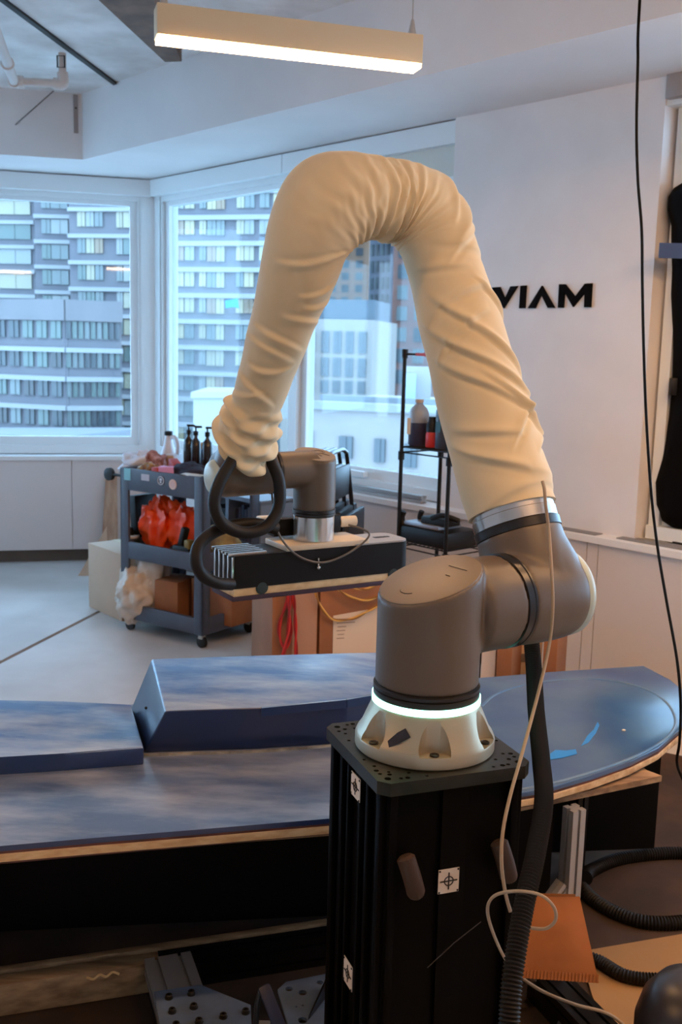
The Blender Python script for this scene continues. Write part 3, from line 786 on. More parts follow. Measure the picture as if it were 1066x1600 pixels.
# extrusion ribs on the visible faces
for side, (nx, tx_) in enumerate(((-ey, ex), (-ex, ey), (ex, ey))):
    for u in (((-0.119, 0.014), (0.119, 0.014)) if side == 0 else ())  + (() if side == 0 else ((-0.118, 0.018), (-0.066, 0.012), (-0.03, 0.008), (0.03, 0.008), (0.066, 0.012), (0.118, 0.018))):
        MB().box(pc + nx * (hw + 0.006) + tx_ * u[0] + UP * 0.47, (u[1], 0.014, 0.75), ax=(tx_, nx, UP), bevel=0.002).build('rib', M_ped, ped)
    if side == 0:
        MB().box(pc + nx * (hw + 0.005) + UP * 0.47, (0.05, 0.010, 0.75), ax=(tx_, nx, UP)).build('cover_strip', M_ped, ped, smooth=0)
MB().box(pc + UP * 0.045, (0.46, 0.46, 0.03), ax=(ex, ey, UP), bevel=0.004).build('foot_plate', M_ped, ped)
for x in (-0.10, 0.083):
    for xx in (0,):
        # rounded lugs hanging on the front face
        pts_ = []
        c1 = pc + ex * x - ey * (hw + 0.022) + UP * 0.735; c2_ = c1 - UP * 0.075 + ex * 0.02 - ey * 0.014
        MB().tube(spline([c1, c1.lerp(c2_, 0.5) - ey * 0.004, c2_], 6), [0.011] + [0.0165] * 10 + [0.0135, 0.008], 14).build('rounded_lug', mat('lug_brown', (66, 50, 40), 0.6, spec=0.2), ped)
# fiducial stickers with crosshair and ring
M_stk = mat('sticker_paper', (206, 190, 172), 0.7)
M_ink = mat('sticker_ink', (28, 24, 24), 0.7)
def sticker(c, nx, tx_, w, hh, big=True):
    st = MB().box(c, (w, 0.0014, hh), ax=(tx_, nx, UP)).build('sticker', M_stk, ped, smooth=0)
    m = MB(); k = c + nx * 0.0012; t = 0.0022
    m.box(k, (w * 0.82, 0.0012, t), ax=(tx_, nx, UP)); m.box(k, (t, 0.0012, hh * 0.7), ax=(tx_, nx, UP))
    m.tube([k + tx_ * 0.0085 * math.cos(a_) + UP * 0.0085 * math.sin(a_) for a_ in np.linspace(0, 2 * math.pi, 25)[:-1]], 0.0011, 5, closed=True)
    for sx in (-1, 1):
        for sz in (-1, 1): m.box(k + tx_ * sx * w * 0.44 + UP * sz * hh * 0.44, (0.003, 0.0012, 0.003), ax=(tx_, nx, UP))
    m.build('crosshair', M_ink, st, smooth=0)
fpl = pc - ey * (hw + 0.0108)
sticker(AP(701, 1376, fpl, ey), -ey, ex, 0.041, 0.046)
lpl = pc - ex * (hw + 0.0138)
sticker(AP(556, 1229, lpl, ex), -ex, ey, 0.044, 0.044)
sticker(AP(544, 1521, lpl, ex), -ex, ey, 0.044, 0.050)
MB().tube([AP(668, 1512, fpl - ey * 0.012, ey), AP(710, 1473, fpl - ey * 0.010, ey), AP(752, 1440, fpl - ey * 0.012, ey)], 0.0009, 5).build('thin_wire', mat('wire_dark', (60, 52, 48), 0.5), ped)

# ------------------------------------------------------------------ blue boat mould on its stand
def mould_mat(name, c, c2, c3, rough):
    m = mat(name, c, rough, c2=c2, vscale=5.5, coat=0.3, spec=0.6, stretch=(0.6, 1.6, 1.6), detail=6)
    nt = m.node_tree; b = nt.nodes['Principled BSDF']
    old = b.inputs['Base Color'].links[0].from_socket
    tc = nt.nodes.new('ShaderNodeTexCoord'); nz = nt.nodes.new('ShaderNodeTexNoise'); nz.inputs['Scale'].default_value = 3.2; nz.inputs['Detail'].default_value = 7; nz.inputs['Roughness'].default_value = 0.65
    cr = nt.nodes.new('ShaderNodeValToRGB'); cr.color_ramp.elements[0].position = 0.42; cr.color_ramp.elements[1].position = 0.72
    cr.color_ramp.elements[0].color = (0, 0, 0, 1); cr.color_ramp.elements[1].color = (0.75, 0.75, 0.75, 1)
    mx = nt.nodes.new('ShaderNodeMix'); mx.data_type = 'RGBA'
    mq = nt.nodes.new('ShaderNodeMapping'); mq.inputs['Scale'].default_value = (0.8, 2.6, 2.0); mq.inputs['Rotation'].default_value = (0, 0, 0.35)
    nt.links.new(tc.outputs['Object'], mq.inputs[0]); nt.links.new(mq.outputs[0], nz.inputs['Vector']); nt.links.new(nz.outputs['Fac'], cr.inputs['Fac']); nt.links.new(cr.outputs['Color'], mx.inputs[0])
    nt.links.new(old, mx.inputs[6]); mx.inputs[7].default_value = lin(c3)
    # sanding haze on upper faces; shade of the upright faces painted in as navy
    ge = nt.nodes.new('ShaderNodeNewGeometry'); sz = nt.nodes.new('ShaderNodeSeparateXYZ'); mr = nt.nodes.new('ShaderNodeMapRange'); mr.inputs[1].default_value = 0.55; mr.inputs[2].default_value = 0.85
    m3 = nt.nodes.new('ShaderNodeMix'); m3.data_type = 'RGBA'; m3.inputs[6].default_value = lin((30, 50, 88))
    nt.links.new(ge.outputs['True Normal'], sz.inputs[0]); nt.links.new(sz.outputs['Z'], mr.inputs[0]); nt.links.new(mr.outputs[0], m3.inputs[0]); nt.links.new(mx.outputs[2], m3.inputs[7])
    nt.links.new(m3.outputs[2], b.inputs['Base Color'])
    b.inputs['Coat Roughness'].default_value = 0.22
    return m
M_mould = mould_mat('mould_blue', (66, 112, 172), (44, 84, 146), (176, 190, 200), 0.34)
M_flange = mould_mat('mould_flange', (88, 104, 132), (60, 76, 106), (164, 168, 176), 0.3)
def blue_end(m, x_at):
    """rounded end blue; grey of the rest mixes wear with painted window reflections"""
    nt = m.node_tree; b = nt.nodes['Principled BSDF']; old = b.inputs['Base Color'].links[0].from_socket
    tc = nt.nodes.new('ShaderNodeTexCoord'); sx = nt.nodes.new('ShaderNodeSeparateXYZ'); nz = nt.nodes.new('ShaderNodeTexNoise'); nz.inputs['Scale'].default_value = 4
    ad = nt.nodes.new('ShaderNodeMath'); ad.operation = 'MULTIPLY_ADD'; ad.inputs[1].default_value = 0.5
    mr = nt.nodes.new('ShaderNodeMapRange'); mr.inputs[1].default_value = x_at; mr.inputs[2].default_value = x_at + 0.25
    n2 = nt.nodes.new('ShaderNodeTexNoise'); n2.inputs['Scale'].default_value = 5; n2.inputs['Detail'].default_value = 6
    cr = nt.nodes.new('ShaderNodeValToRGB'); cr.color_ramp.elements[0].position = 0.35; cr.color_ramp.elements[1].position = 0.68
    cr.color_ramp.elements[0].color = lin((34, 72, 118)); cr.color_ramp.elements[1].color = lin((66, 98, 126))
    mx = nt.nodes.new('ShaderNodeMix'); mx.data_type = 'RGBA'
    L = nt.links.new
    L(tc.outputs['Object'], sx.inputs[0]); L(tc.outputs['Object'], nz.inputs['Vector']); L(nz.outputs['Fac'], ad.inputs[0]); L(sx.outputs['X'], ad.inputs[2]); L(ad.outputs[0], mr.inputs[0])
    L(tc.outputs['Object'], n2.inputs['Vector']); L(n2.outputs['Fac'], cr.inputs['Fac']); L(mr.outputs[0], mx.inputs[0]); L(old, mx.inputs[6]); L(cr.outputs['Color'], mx.inputs[7]); L(mx.outputs[2], b.inputs['Base Color'])
blue_end(M_flange, 0.75)  # grey left of the rounded end paints in window reflections
M_edge = mat('mould_edge_tan', (224, 190, 142), 0.7, c2=(196, 152, 104), vscale=10, stretch=(1, 6, 6))
M_red = mat('mould_edge_red', (112, 58, 40), 0.6, var=0.4, vscale=12)
M_ply = mat('plywood', (170, 136, 98), 0.65, c2=(122, 92, 64), vscale=6, stretch=(1, 8, 8))
ZM = 0.56
front_px = [(0, 1322), (150, 1309), (300, 1297), (515, 1279), (640, 1265), (750, 1250), (853, 1233), (923, 1212), (985, 1190), (1030, 1168), (1062, 1140), (1080, 1112), (1076, 1085), (1048, 1062), (1006, 1040)]
outl = [AZ(x, y, ZM) for x, y in front_px]
outl = [outl[0] + (outl[0] - outl[2]) * 2.2] + outl
back = [AZ(860, 1050, ZM), AZ(600, 1072, ZM), AZ(240, 1098, ZM), AZ(0, 1118, ZM)]
back.append(back[-1] + (back[-1] - back[-2]) * 2.5)
OUT = outl + back
mould = thing('boat_mould', V((0, 2.6, 0.5)), 'long blue boat-hull mould with a rounded right end behind the pedestal', 'mould')
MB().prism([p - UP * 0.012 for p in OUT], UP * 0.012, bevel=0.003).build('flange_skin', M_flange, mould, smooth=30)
cen = sum(OUT, V((0, 0, 0))) / len(OUT)
def inset(pts, d): return [p + (cen - p).normalized() * d for p in pts]
MB().prism([p - UP * 0.018 for p in inset(OUT, 0.0015)], UP * 0.006).build('red_layer', M_red, mould, smooth=0)
MB().prism([p - UP * 0.036 for p in inset(OUT, -0.001)], UP * 0.018, bevel=0.004).build('foam_layer', M_edge, mould, smooth=30)
MB().prism([p - UP * 0.042 for p in inset(OUT, 0.01)], UP * 0.006).build('red_layer', M_red, mould, smooth=0)
# plywood base below: shows right of the pedestal
bp = [AZ(-60, 1350, 0.50), AZ(515, 1306, 0.50), AZ(740, 1283, 0.50), AZ(1034, 1221, 0.50), AZ(1010, 1212, 0.50), AZ(940, 1160, 0.50), AZ(500, 1180, 0.50), AZ(-60, 1200, 0.50)]
MB().prism([p + UP * 0.0 for p in bp], UP * 0.016).build('base_board', M_ply, mould, smooth=0)
# low deck (left) and raised block
zd = 0.605
ld = [AZ(-120, 1190, zd), AZ(100, 1177, zd), AZ(225, 1168, zd), AZ(205, 1100, zd), AZ(100, 1096, zd), AZ(-120, 1092, zd)]
ld = [ld[0] + (ld[0] - ld[1]) * 1.5] + ld + [ld[5] + (ld[5] - ld[4]) * 2.0]
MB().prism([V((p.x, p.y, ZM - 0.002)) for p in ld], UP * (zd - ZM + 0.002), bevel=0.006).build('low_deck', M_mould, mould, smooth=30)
zk, zk2 = 0.69, 0.70
fb = [AZ(224, 1176, ZM), AZ(400, 1170, ZM), AZ(540, 1161, ZM), AZ(650, 1150, ZM)]
ft = [AZ(259, 1111, zk), AZ(405, 1106, zk), AZ(540, 1092, zk), AZ(632, 1076, zk - 0.01)]
bt = [AZ(237, 1029, zk2), AZ(400, 1024, zk2), AZ(540, 1020, zk2), AZ(600, 1019, zk2 - 0.01)]
bb = [AZ(196, 1104, ZM + 0.03), AZ(400, 1060, ZM), AZ(560, 1055, ZM), AZ(640, 1052, ZM)]
for q in bb: q.z = ZM - 0.002
for q in fb: q.z = ZM - 0.002
bb[0] = V((AZ(196, 1102, zd).x, AZ(196, 1102, zd).y, ZM - 0.002))
m = MB(); vv = fb + ft + bt + bb
fs = []
for r_ in range(3):
    for c_ in range(3): fs.append((r_ * 4 + c_, r_ * 4 + c_ + 1, (r_ + 1) * 4 + c_ + 1, (r_ + 1) * 4 + c_))
fs += [(12, 13, 1, 0), (13, 14, 2, 1), (14, 15, 3, 2), (0, 4, 8, 12), (3, 15, 11, 7)]
m.add(vv, fs)
bmesh.ops.recalc_face_normals(m.bm, faces=m.bm.faces[:])
bmesh.ops.bevel(m.bm, geom=[e for e in m.bm.edges if len(e.link_faces) == 2 and e.calc_face_angle() > 0.4], offset=0.006, segments=3, affect='EDGES', profile=0.5)
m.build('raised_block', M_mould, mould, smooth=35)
# overlapping skin on the block's top right
lp_ = [AZ(408, 1109, zk - 0.004), AZ(540, 1096, zk - 0.004), AZ(634, 1080, zk - 0.014)]
sk = MB()
for p, q in zip(lp_, lp_[1:]):
    d = (q - p).normalized(); sd = UP.cross(d).normalized()
    sk.box((p + q) / 2 - sd * 0.004 - UP * 0.004, ((q - p).length, 0.008, 0.022), ax=(d, sd, UP))
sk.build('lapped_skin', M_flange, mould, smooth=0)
# white ridge of filler along the foot of the deck and block
MB().tube(spline([AZ(-60, 1196, ZM), AZ(100, 1190, ZM), AZ(225, 1181, ZM), AZ(400, 1175, ZM), AZ(520, 1166, ZM)], 8), 0.006, 8).build('filler_ridge', mat('filler', (150, 146, 138), 0.6, var=0.4, vscale=20), mould)
# raised rim of the round end
rim = [AZ(x, y, ZM) for x, y in ((752, 1104), (775, 1085), (820, 1070), (880, 1062), (940, 1062), (1000, 1073), (1040, 1096), (1056, 1125), (1045, 1150), (1005, 1176), (950, 1198), (870, 1222), (800, 1236), (740, 1246))]
MB().tube([p - UP * 0.004 for p in spline(rim, 8)], 0.0065, 10).build('raised_rim', mat('rim_blue', (60, 100, 144), 0.4, c2=(96, 120, 140), vscale=8), mould)
# bright paint streaks on the round end
M_streak = mat('bright_blue_paint', (30, 130, 205), 0.4)
for pl_ in (((860, 1178), (868, 1172), (885, 1173), (900, 1171), (902, 1178), (880, 1184), (860, 1187)), ((908, 1166), (918, 1150), (928, 1140), (934, 1128), (937, 1133), (931, 1146), (920, 1160))):
    MB().prism([AZ(x, y, ZM + 0.0004) for x, y in pl_][::-1], UP * 0.0008).build('paint_streak', M_streak, mould, smooth=0)
MB().sphere(AZ(975, 1141, ZM + 0.002), (0.006, 0.004, 0.003), u=10, v=6).build('filler_spot', mat('white_spot', (215, 210, 200), 0.6), mould)
MB().sphere(AZ(228, 1106, 0.65), (0.004, 0.004, 0.004), u=8, v=6).build('bolt_hole', M_black, mould)

# aluminium T-slot extrusion: cross section with a slot on each side
def extrusion_profile(w, h, slot=0.008, nslots=(1, 1)):
    """outline with rectangular slots; centred"""
    d = min(w, h) * 0.18 if min(nslots) == 1 else 0.008
    pts = []
    def side(L, n):
        xs = []
        for i in range(n):
            c = -L / 2 + L * (i + 0.5) / n; xs += [(c - slot / 2, 0), (c - slot / 2, -d), (c + slot / 2, -d), (c + slot / 2, 0)]
        return xs
    # bottom -> right -> top -> left, ccw
    for x, k in side(w, nslots[0]): pts.append((x, -h / 2 - k))
    pts.insert(0, (-w / 2, -h / 2)); pts.append((w / 2, -h / 2))
    for y, k in side(h, nslots[1]): pts.append((w / 2 + k, y))
    pts.append((w / 2, h / 2))
    for x, k in side(w, nslots[0])[::-1]: pts.append((x, h / 2 + k))
    pts.append((-w / 2, h / 2))
    for y, k in side(h, nslots[1])[::-1]: pts.append((-w / 2 - k, y))
    return pts
def extrusion(p0, p1, w, h, xh, nslots=(1, 1), slot=0.008):
    p0, p1 = V(p0), V(p1); d = (p1 - p0)
    x, y, z_ = frame_from(d, xh)
    return MB().prism([p0 + x * a_ + y * b_ for a_, b_ in extrusion_profile(w, h, slot, nslots)], d)
M_ext = mat('anodised_aluminium', (168, 166, 164), 0.4, metal=0.6)
M_extd = mat('black_anodised', (34, 34, 36), 0.3, metal=0.6)
stand = thing('mould_stand', V((0.7, 2.45, 0)), 'aluminium extrusion stand with black panels below the blue mould', 'stand')
lg = AZ(898, 1262, 0.498); lg = V((lg.x, lg.y, 0))
pdx = (AZ(923, 1212, ZM) - AZ(750, 1250, ZM)).normalized()
extrusion(lg + UP * 0.0, lg + UP * 0.498, 0.04, 0.04, pdx).build('leg', M_ext, stand, smooth=0)
b0 = lg + UP * 0.30 - pdx * 0.02; b1 = lg + UP * 0.06 - pdx * 0.26
extrusion(b0, b1, 0.03, 0.03, UP).build('brace', M_ext, stand, smooth=0)
lg2 = lg + V((0.15, 0.55, 0)); extrusion(lg2, lg2 + UP * 0.498, 0.04, 0.04, pdx).build('leg', M_extd, stand, smooth=0)
for x, y in ((-1.0, 2.35), (-0.95, 2.75)): extrusion(V((x, y, 0)), V((x, y, 0.498)), 0.04, 0.04, V((1, 0.2, 0))).build('leg', M_extd, stand, smooth=0)
M_panelb = mat('black_panel', (9, 8, 8), 0.7, spec=0.15)
f0 = AZ(-100, 1470, 0.06); f1 = AZ(520, 1440, 0.06); fd = (f1 - f0).normalized()
f0 = f0 - fd * 0.6; f1 = f1 + fd * 0.62; fnm = V((-fd.y, fd.x, 0))
MB().prism([f0 + fnm * 0.03, f1 + fnm * 0.03, f1 + fnm * 0.05, f0 + fnm * 0.05], UP * 0.435).build('front_panel', M_panelb, stand, smooth=0)
for o in (0.33,):
    MB().prism([f0 + fnm * o, f1 + fd * 0.45 + fnm * o, f1 + fd * 0.45 + fnm * (o + 0.02), f0 + fnm * (o + 0.02)], UP * 0.435).build('rear_panel', M_panelb, stand, smooth=0)

# dark mat, extended under the mould in place of shade, and cardboard sheet
M_mat = mat('brown_mat', (74, 54, 40), 0.85, c2=(54, 40, 30), vscale=5)
mp_ = [AZ(-250, 1760, 0), AZ(1000, 1800, 0), AZ(1200, 1600, 0), AZ(1300, 1230, 0), AZ(900, 1150, 0), AZ(700, 1300, 0), AZ(-60, 1380, 0), AZ(-300, 1440, 0)]
MB().prism([p for p in mp_], UP * 0.006).build('floor_mat', M_mat, label='dark brown mat under the pedestal feet', cat='mat', smooth=0)
M_card = mat('cardboard', (176, 132, 88), 0.8, var=0.08, vscale=5)
cs = [AZ(905, 1492, 0.004), AZ(1160, 1448, 0.004), AZ(1160, 1760, 0.004), AZ(1000, 1760, 0.004), AZ(925, 1560, 0.004)]
MB().prism([p + UP * 0.004 for p in cs], UP * 0.006).build('cardboard_sheet', mat('tan_card', (164, 126, 82), 0.8, var=0.06, vscale=4), label='tan cardboard sheet lying on the floor at the lower right', cat='cardboard', smooth=0)

# base frame rails and feet of the pedestal (floor level, left)
rail = thing('base_rail', AZ(200, 1505, 0.0), 'long floor rail of wood and black extrusion below the mould front', 'rail')
ra, rb = AZ(-60, 1540, 0.09), AZ(560, 1447, 0.09)
rd = (rb - ra).normalized(); rn = V((-rd.y, rd.x, 0)); ra2 = ra - rd * 0.4; rb2 = rb + rd * 0.55
mid = AZ(248, 1494, 0.09); mid = ra + rd * (mid - ra).dot(rd)
extrusion(V((mid.x, mid.y, 0.048)), V((rb2.x, rb2.y, 0.048)), 0.045, 0.084, rn, (1, 2)).build('extrusion', M_extd, rail, smooth=0)
MB().prism([V((p.x, p.y, 0.008)) for p in (ra2 - rn * 0.0225, mid - rn * 0.0225, mid + rn * 0.0225, ra2 + rn * 0.0225)], UP * 0.082, bevel=0.003).build('wooden_batten', M_ply, rail, smooth=30)
MB().prism([V((p.x, p.y, 0.0)) for p in (ra2 + rn * 0.03, rb2 + rn * 0.03, rb2 + rn * 0.05, ra2 + rn * 0.05)], UP * 0.095, bevel=0.002).build('wooden_strip', M_ply, rail, smooth=30)
# wood shaving on the batten
MB().tube(spline([AZ(136 + 10 * k, 1529 - 2 * k + (3 if k % 2 else -2), 0.095) for k in range(6)], 6), 0.003, 6).build('wood_shaving', mat('shaving', (214, 176, 120), 0.8), label='curl of wood shaving on the floor rail', cat='shaving')

M_bracket = mat('bracket_plate', (112, 130, 154), 0.5, metal=0.35, var=0.15, vscale=9)
ZP = 0.118
foot = thing('outrigger_foot', AZ(300, 1570, 0), 'double extrusion foot with a bolted blue-grey plate at the lower left', 'bracket')
e0 = AZ(262, 1492, ZP - 0.006); e1 = AZ(290, 1580, ZP - 0.006); ed = (e1 - e0).normalized(); 
esd = V((-ed.y, ed.x, 0))
we = (AZ(301, 1488, ZP - 0.006) - AZ(226, 1496, ZP - 0.006)).length
extrusion(e0 - UP * 0.0225 , e0 + ed * 0.75 - UP * 0.0225, we * 0.97, 0.045, esd, (2, 1)).build('extrusion', M_ext, foot, smooth=0)
MB().box(e0 + ed * 0.3 - UP * 0.08, (0.6, we * 0.8, 0.07), ax=(ed, esd, UP)).build('support_block', M_extd, foot, smooth=0)
pp = [AZ(x, y, ZP) for x, y in ((241, 1549), (313, 1538), (392, 1570), (396, 1680), (262, 1680))]
plt = MB().prism([p - UP * 0.008 for p in pp][::-1], UP * 0.008, bevel=0.001).build('plate', M_bracket, foot, smooth=0)
for x, y in ((264, 1557), (299, 1551), (269, 1579), (303, 1572), (349, 1587), (384, 1580), (311, 1595), (275, 1601), (350, 1612)):
    p = AZ(x, y, ZP + 0.004)
    p = V((p.x, p.y, ZP)); m = MB()
    m.lathe(p, UP, [(0.0095, 0), (0.0095, 0.0015), (0.0078, 0.0015), (0.0078, 0.0085), (0.0068, 0.0095), (0.0036, 0.0095), (0.0036, 0.005), (0, 0.005)], 18, cap=False); m.build('bolt', M_bolt, plt)
# second plate with holes beside the pedestal
p2 = [AZ(x, y, ZP) for x, y in ((434, 1546), (447, 1534), (522, 1519), (540, 1690), (476, 1690))]
pl2 = MB().prism([p - UP * 0.008 for p in p2][::-1], UP * 0.008)
cut = MB(); rr_ = (AZ(458, 1545, ZP) - AZ(452, 1545, ZP)).length
for x, y, k in ((452, 1545, 1), (473, 1551, 1.1), (473, 1594, 1.2), (463, 1573, 0.3), (473, 1571, 0.3), (500, 1535, 0.9)): cut.lathe(AZ(x, y, ZP) - UP * 0.02, UP, [(rr_ * k, 0), (rr_ * k, 0.04)], 16)
bk = thing('corner_bracket', AZ(480, 1570, 0), 'drilled metal corner bracket at the left foot of the pedestal', 'bracket')
carve(pl2, cut).build('plate', M_bracket, bk, smooth=0)
MB().box(sum(p2, V((0, 0, 0))) / 5 - UP * 0.063, (0.09, 0.12, 0.106), bevel=0.003).build('spacer_block', M_extd, bk)
g0, g1, g2 = AZ(482, 1588, ZP), AZ(516, 1545, ZP), AZ(516, 1590, ZP)
MB().prism([g0, g1, g1 + UP * 0.055], (g2 - g1).normalized() * 0.014).build('gusset', M_extd, bk, smooth=0)
# dark blue clamp lever and blue rag against the pedestal
cl = thing('clamp_lever', AZ(420, 1590, 0.0), 'dark blue clamp lever between the two floor plates', 'clamp')
MB().tube(spline([AY(400, 1610, 2.02), AY(402, 1570, 2.03), AY(408, 1545, 2.04)], 6), 0.006, 10).build('rod', M_blackm, cl)
k0 = AY(412, 1540, 2.04); k1 = AY(440, 1612, 1.98)
dk = (k1 - k0).normalized(); xk, yk, zk_ = frame_from(dk, V((1, 0, 0)))
MB().box((k0 + k1) / 2, (0.028, 0.022, (k1 - k0).length), ax=(xk, yk, dk), bevel=0.006).build('handle', mat('clamp_blue', (26, 28, 52), 0.45), cl)
MB().box(AZ(411, 1600, ZP) - UP * 0.02, (0.03, 0.05, 0.024), bevel=0.002).build('jaw', M_ext, cl)
mn = MB(); 
mn.sphere(AY(524, 1500, 1.93), (0.012, 0.03, 0.085), u=16, v=12, fn=lambda d: 1 + 0.25 * noise.noise(d * 2.3)); mn.build('blue_rag', mat('rag_blue', (22, 22, 44), 0.8), label='dark blue rag tucked at the left foot of the pedestal', cat='rag')

# extrusion beams, white strip, envelope, hoses and tub at the lower right
bmr = thing('floor_extrusion', AZ(900, 1570, 0), 'dark double extrusion beam lying diagonally below the brown envelope', 'beam')
e0 = AZ(862, 1524, 0.09); e1 = AZ(975, 1640, 0.09)
d = (e1 - e0).normalized(); sdv = V((-d.y, d.x, 0))
extrusion(e0 - UP * 0.0225, e1 + d * 0.15 - UP * 0.0225, 0.085, 0.045, sdv, (2, 1)).build('extrusion', M_extd, bmr, smooth=0)
MB().prism([AZ(x, y, 0.02) for x, y in ((870, 1610), (890, 1580), (935, 1590), (950, 1640), (880, 1660))][::-1], UP * 0.02).build('end_plate', M_bracket, bmr, smooth=0)
MB().box(e0 + d * 0.2 - UP * 0.068, (0.5, 0.07, 0.045), ax=(d, sdv, UP)).build('spacer', M_extd, bmr, smooth=0)
ws = pc + ex * (hw + 0.02) - ey * 0.10
extrusion(V((ws.x, ws.y, 0.06)), V((ws.x, ws.y, 0.52)), 0.02, 0.03, ex).build('cable_channel', mat('channel_grey', (150, 146, 142), 0.5), label='pale upright cable channel on the right side of the pedestal', cat='channel', smooth=0)
# envelope
ev = [AY(832, 1399, 2.20), AY(906, 1401, 2.20), AY(936, 1536, 2.12), AY(816, 1528, 2.12)]
en = (ev[1] - ev[0]).cross(ev[3] - ev[0]).normalized()
if en.y > 0: en = -en
M_env = mat('envelope_kraft', (176, 104, 46), 0.7, var=0.1, vscale=7)
env = thing('padded_envelope', (ev[2] + ev[3]) / 2, 'brown padded paper envelope standing beside the thick black hose', 'envelope')
m = MB(); NX, NY = 14, 16; gr = []
for fs_ in (1, -1):
    for j in range(NY + 1):
        for i in range(NX + 1):
            u, w_ = i / NX, j / NY
            p = ev[0].lerp(ev[1], u).lerp(ev[3].lerp(ev[2], u), w_)
            puff = 0.011 * (math.sin(math.pi * u) * (0.35 + 0.65 * math.sin(math.pi * min(1, w_ * 1.1)))) + 0.002 * noise.noise(V((u * 5, w_ * 5, fs_)))
            if w_ > 0.9: puff *= 0.3
            gr.append(p + en * puff * fs_)
st_ = (NX + 1) * (NY + 1)
fcs = []
for b_ in (0, st_):
    for j in range(NY):
        for i in range(NX):
            k = b_ + j * (NX + 1) + i; q = (k, k + 1, k + NX + 2, k + NX + 1); fcs.append(q if b_ == 0 else q[::-1])
m.add(gr, fcs); bmesh.ops.remove_doubles(m.bm, verts=m.bm.verts[:], dist=0.0012)
m.build('pouch', M_env, env, smooth=60)
hem = MB()
for i in range(22):
    u0 = (i + 0.1) / 22; u1 = (i + 0.6) / 22
    a_ = ev[3].lerp(ev[2], u0); b_ = ev[3].lerp(ev[2], u1); uu = (ev[0] - ev[3]).normalized() * 0.018
    hem.prism([a_ + en * 0.003, b_ + en * 0.003, b_ + en * 0.003 + uu, a_ + en * 0.003 + uu], en * 0.002)
hem.build('crimped_seam', M_env, env, smooth=0)
MB().prism([ev[0] + en * 0.0035 + (ev[1] - ev[0]) * 0.02, ev[1] + en * 0.0035 - (ev[1] - ev[0]) * 0.1, ev[1] + en * 0.0035 - (ev[1] - ev[0]) * 0.1 + UP * 0.006, ev[0] + en * 0.0035 + UP * 0.006], en * 0.002).build('flap_edge', M_env, env, smooth=0)
# floor hoses
corrugated([AZ(800, 1530, 0.05), AZ(870, 1490, 0.03), AZ(930, 1500, 0.03), AZ(975, 1524, 0.03), AZ(1030, 1531, 0.03), AZ(1100, 1526, 0.03), AZ(1180, 1500, 0.03)], 0.0165, pitch=0.008).build('floor_hose', M_hose, label='black corrugated hose lying across the cardboard sheet', cat='hose')
corrugated([AZ(905, 1380, 0.02), AZ(925, 1404, 0.02), AZ(965, 1428, 0.02), AZ(1015, 1442, 0.02), AZ(1075, 1440, 0.02), AZ(1160, 1420, 0.02), AZ(1170, 1370, 0.02), AZ(1080, 1335, 0.02), AZ(980, 1340, 0.02), AZ(925, 1360, 0.02), AZ(915, 1372, 0.05)], 0.02, pitch=0.009).build('floor_hose', M_hose, label='black corrugated hose coiled on the dark floor right of the stand leg', cat='hose')
cbx = spline([AZ(815, 1528, 0.16), AZ(850, 1550, 0.14), AZ(900, 1570, 0.12), AZ(945, 1582, 0.10), AZ(975, 1602, 0.08), AZ(1000, 1640, 0.07)], 8)
MB().tube(cbx, 0.0042, 8).build('floor_cable', M_cable, label='beige cable trailing from the thick hose over the extrusion beam', cat='cable')
# tub
tb = AY(1085, 1640, 1.75); tb.z = 0
top_z = AY(1066, 1532, 1.75).z
MB().lathe(tb, UP, [(0.085, 0.0), (0.10, 0.02), (0.112, top_z - 0.14), (0.112, top_z - 0.09), (0.10, top_z - 0.045), (0.075, top_z - 0.012), (0.04, top_z), (0, top_z)], 40).build('plastic_tub', mat('tub_dark', (44, 42, 44), 0.35), label='dark rounded plastic canister in the lower right corner', cat='canister', smooth=60)

# ------------------------------------------------------------------ utility cart with its load
M_cart = mat('cart_grey', (74, 80, 94), 0.5, var=0.1, vscale=6)
cN = AZ(316, 1016, 0); cLf = AZ(190, 984, 0)
c1 = (cLf - cN).normalized(); cW = (cLf - cN).length
c2 = V((c1.y, -c1.x, 0)); c2 = c2 if c2.y > 0 else -c2
cD = 0.46
cart = thing('utility_cart', cN + c1 * cW / 2 + c2 * cD / 2, 'dark grey three-tier utility cart loaded with supplies', 'cart')
def CT(u, v, z): return cN + c1 * u + c2 * v + UP * z
cmid = lambda z: CT(cW / 2, cD / 2, z)
for z0, z1, nm in ((0.805, 0.925, 'top_tray'), (0.42, 0.515, 'middle_tray'), (0.075, 0.165, 'bottom_tray')):
    m = MB()
    m.box(cmid(z0 + 0.01), (cW - 0.01, cD - 0.01, 0.02), ax=(c1, c2, UP))
    for v in (0.012, cD - 0.012): m.box(CT(cW / 2, v, (z0 + z1) / 2), (cW, 0.024, z1 - z0), ax=(c1, c2, UP), bevel=0.004)
    for u in (0.012, cW - 0.012): m.box(CT(u, cD / 2, (z0 + z1) / 2), (0.024, cD, z1 - z0), ax=(c1, c2, UP), bevel=0.004)
    m.build(nm, M_cart, cart, smooth=30)
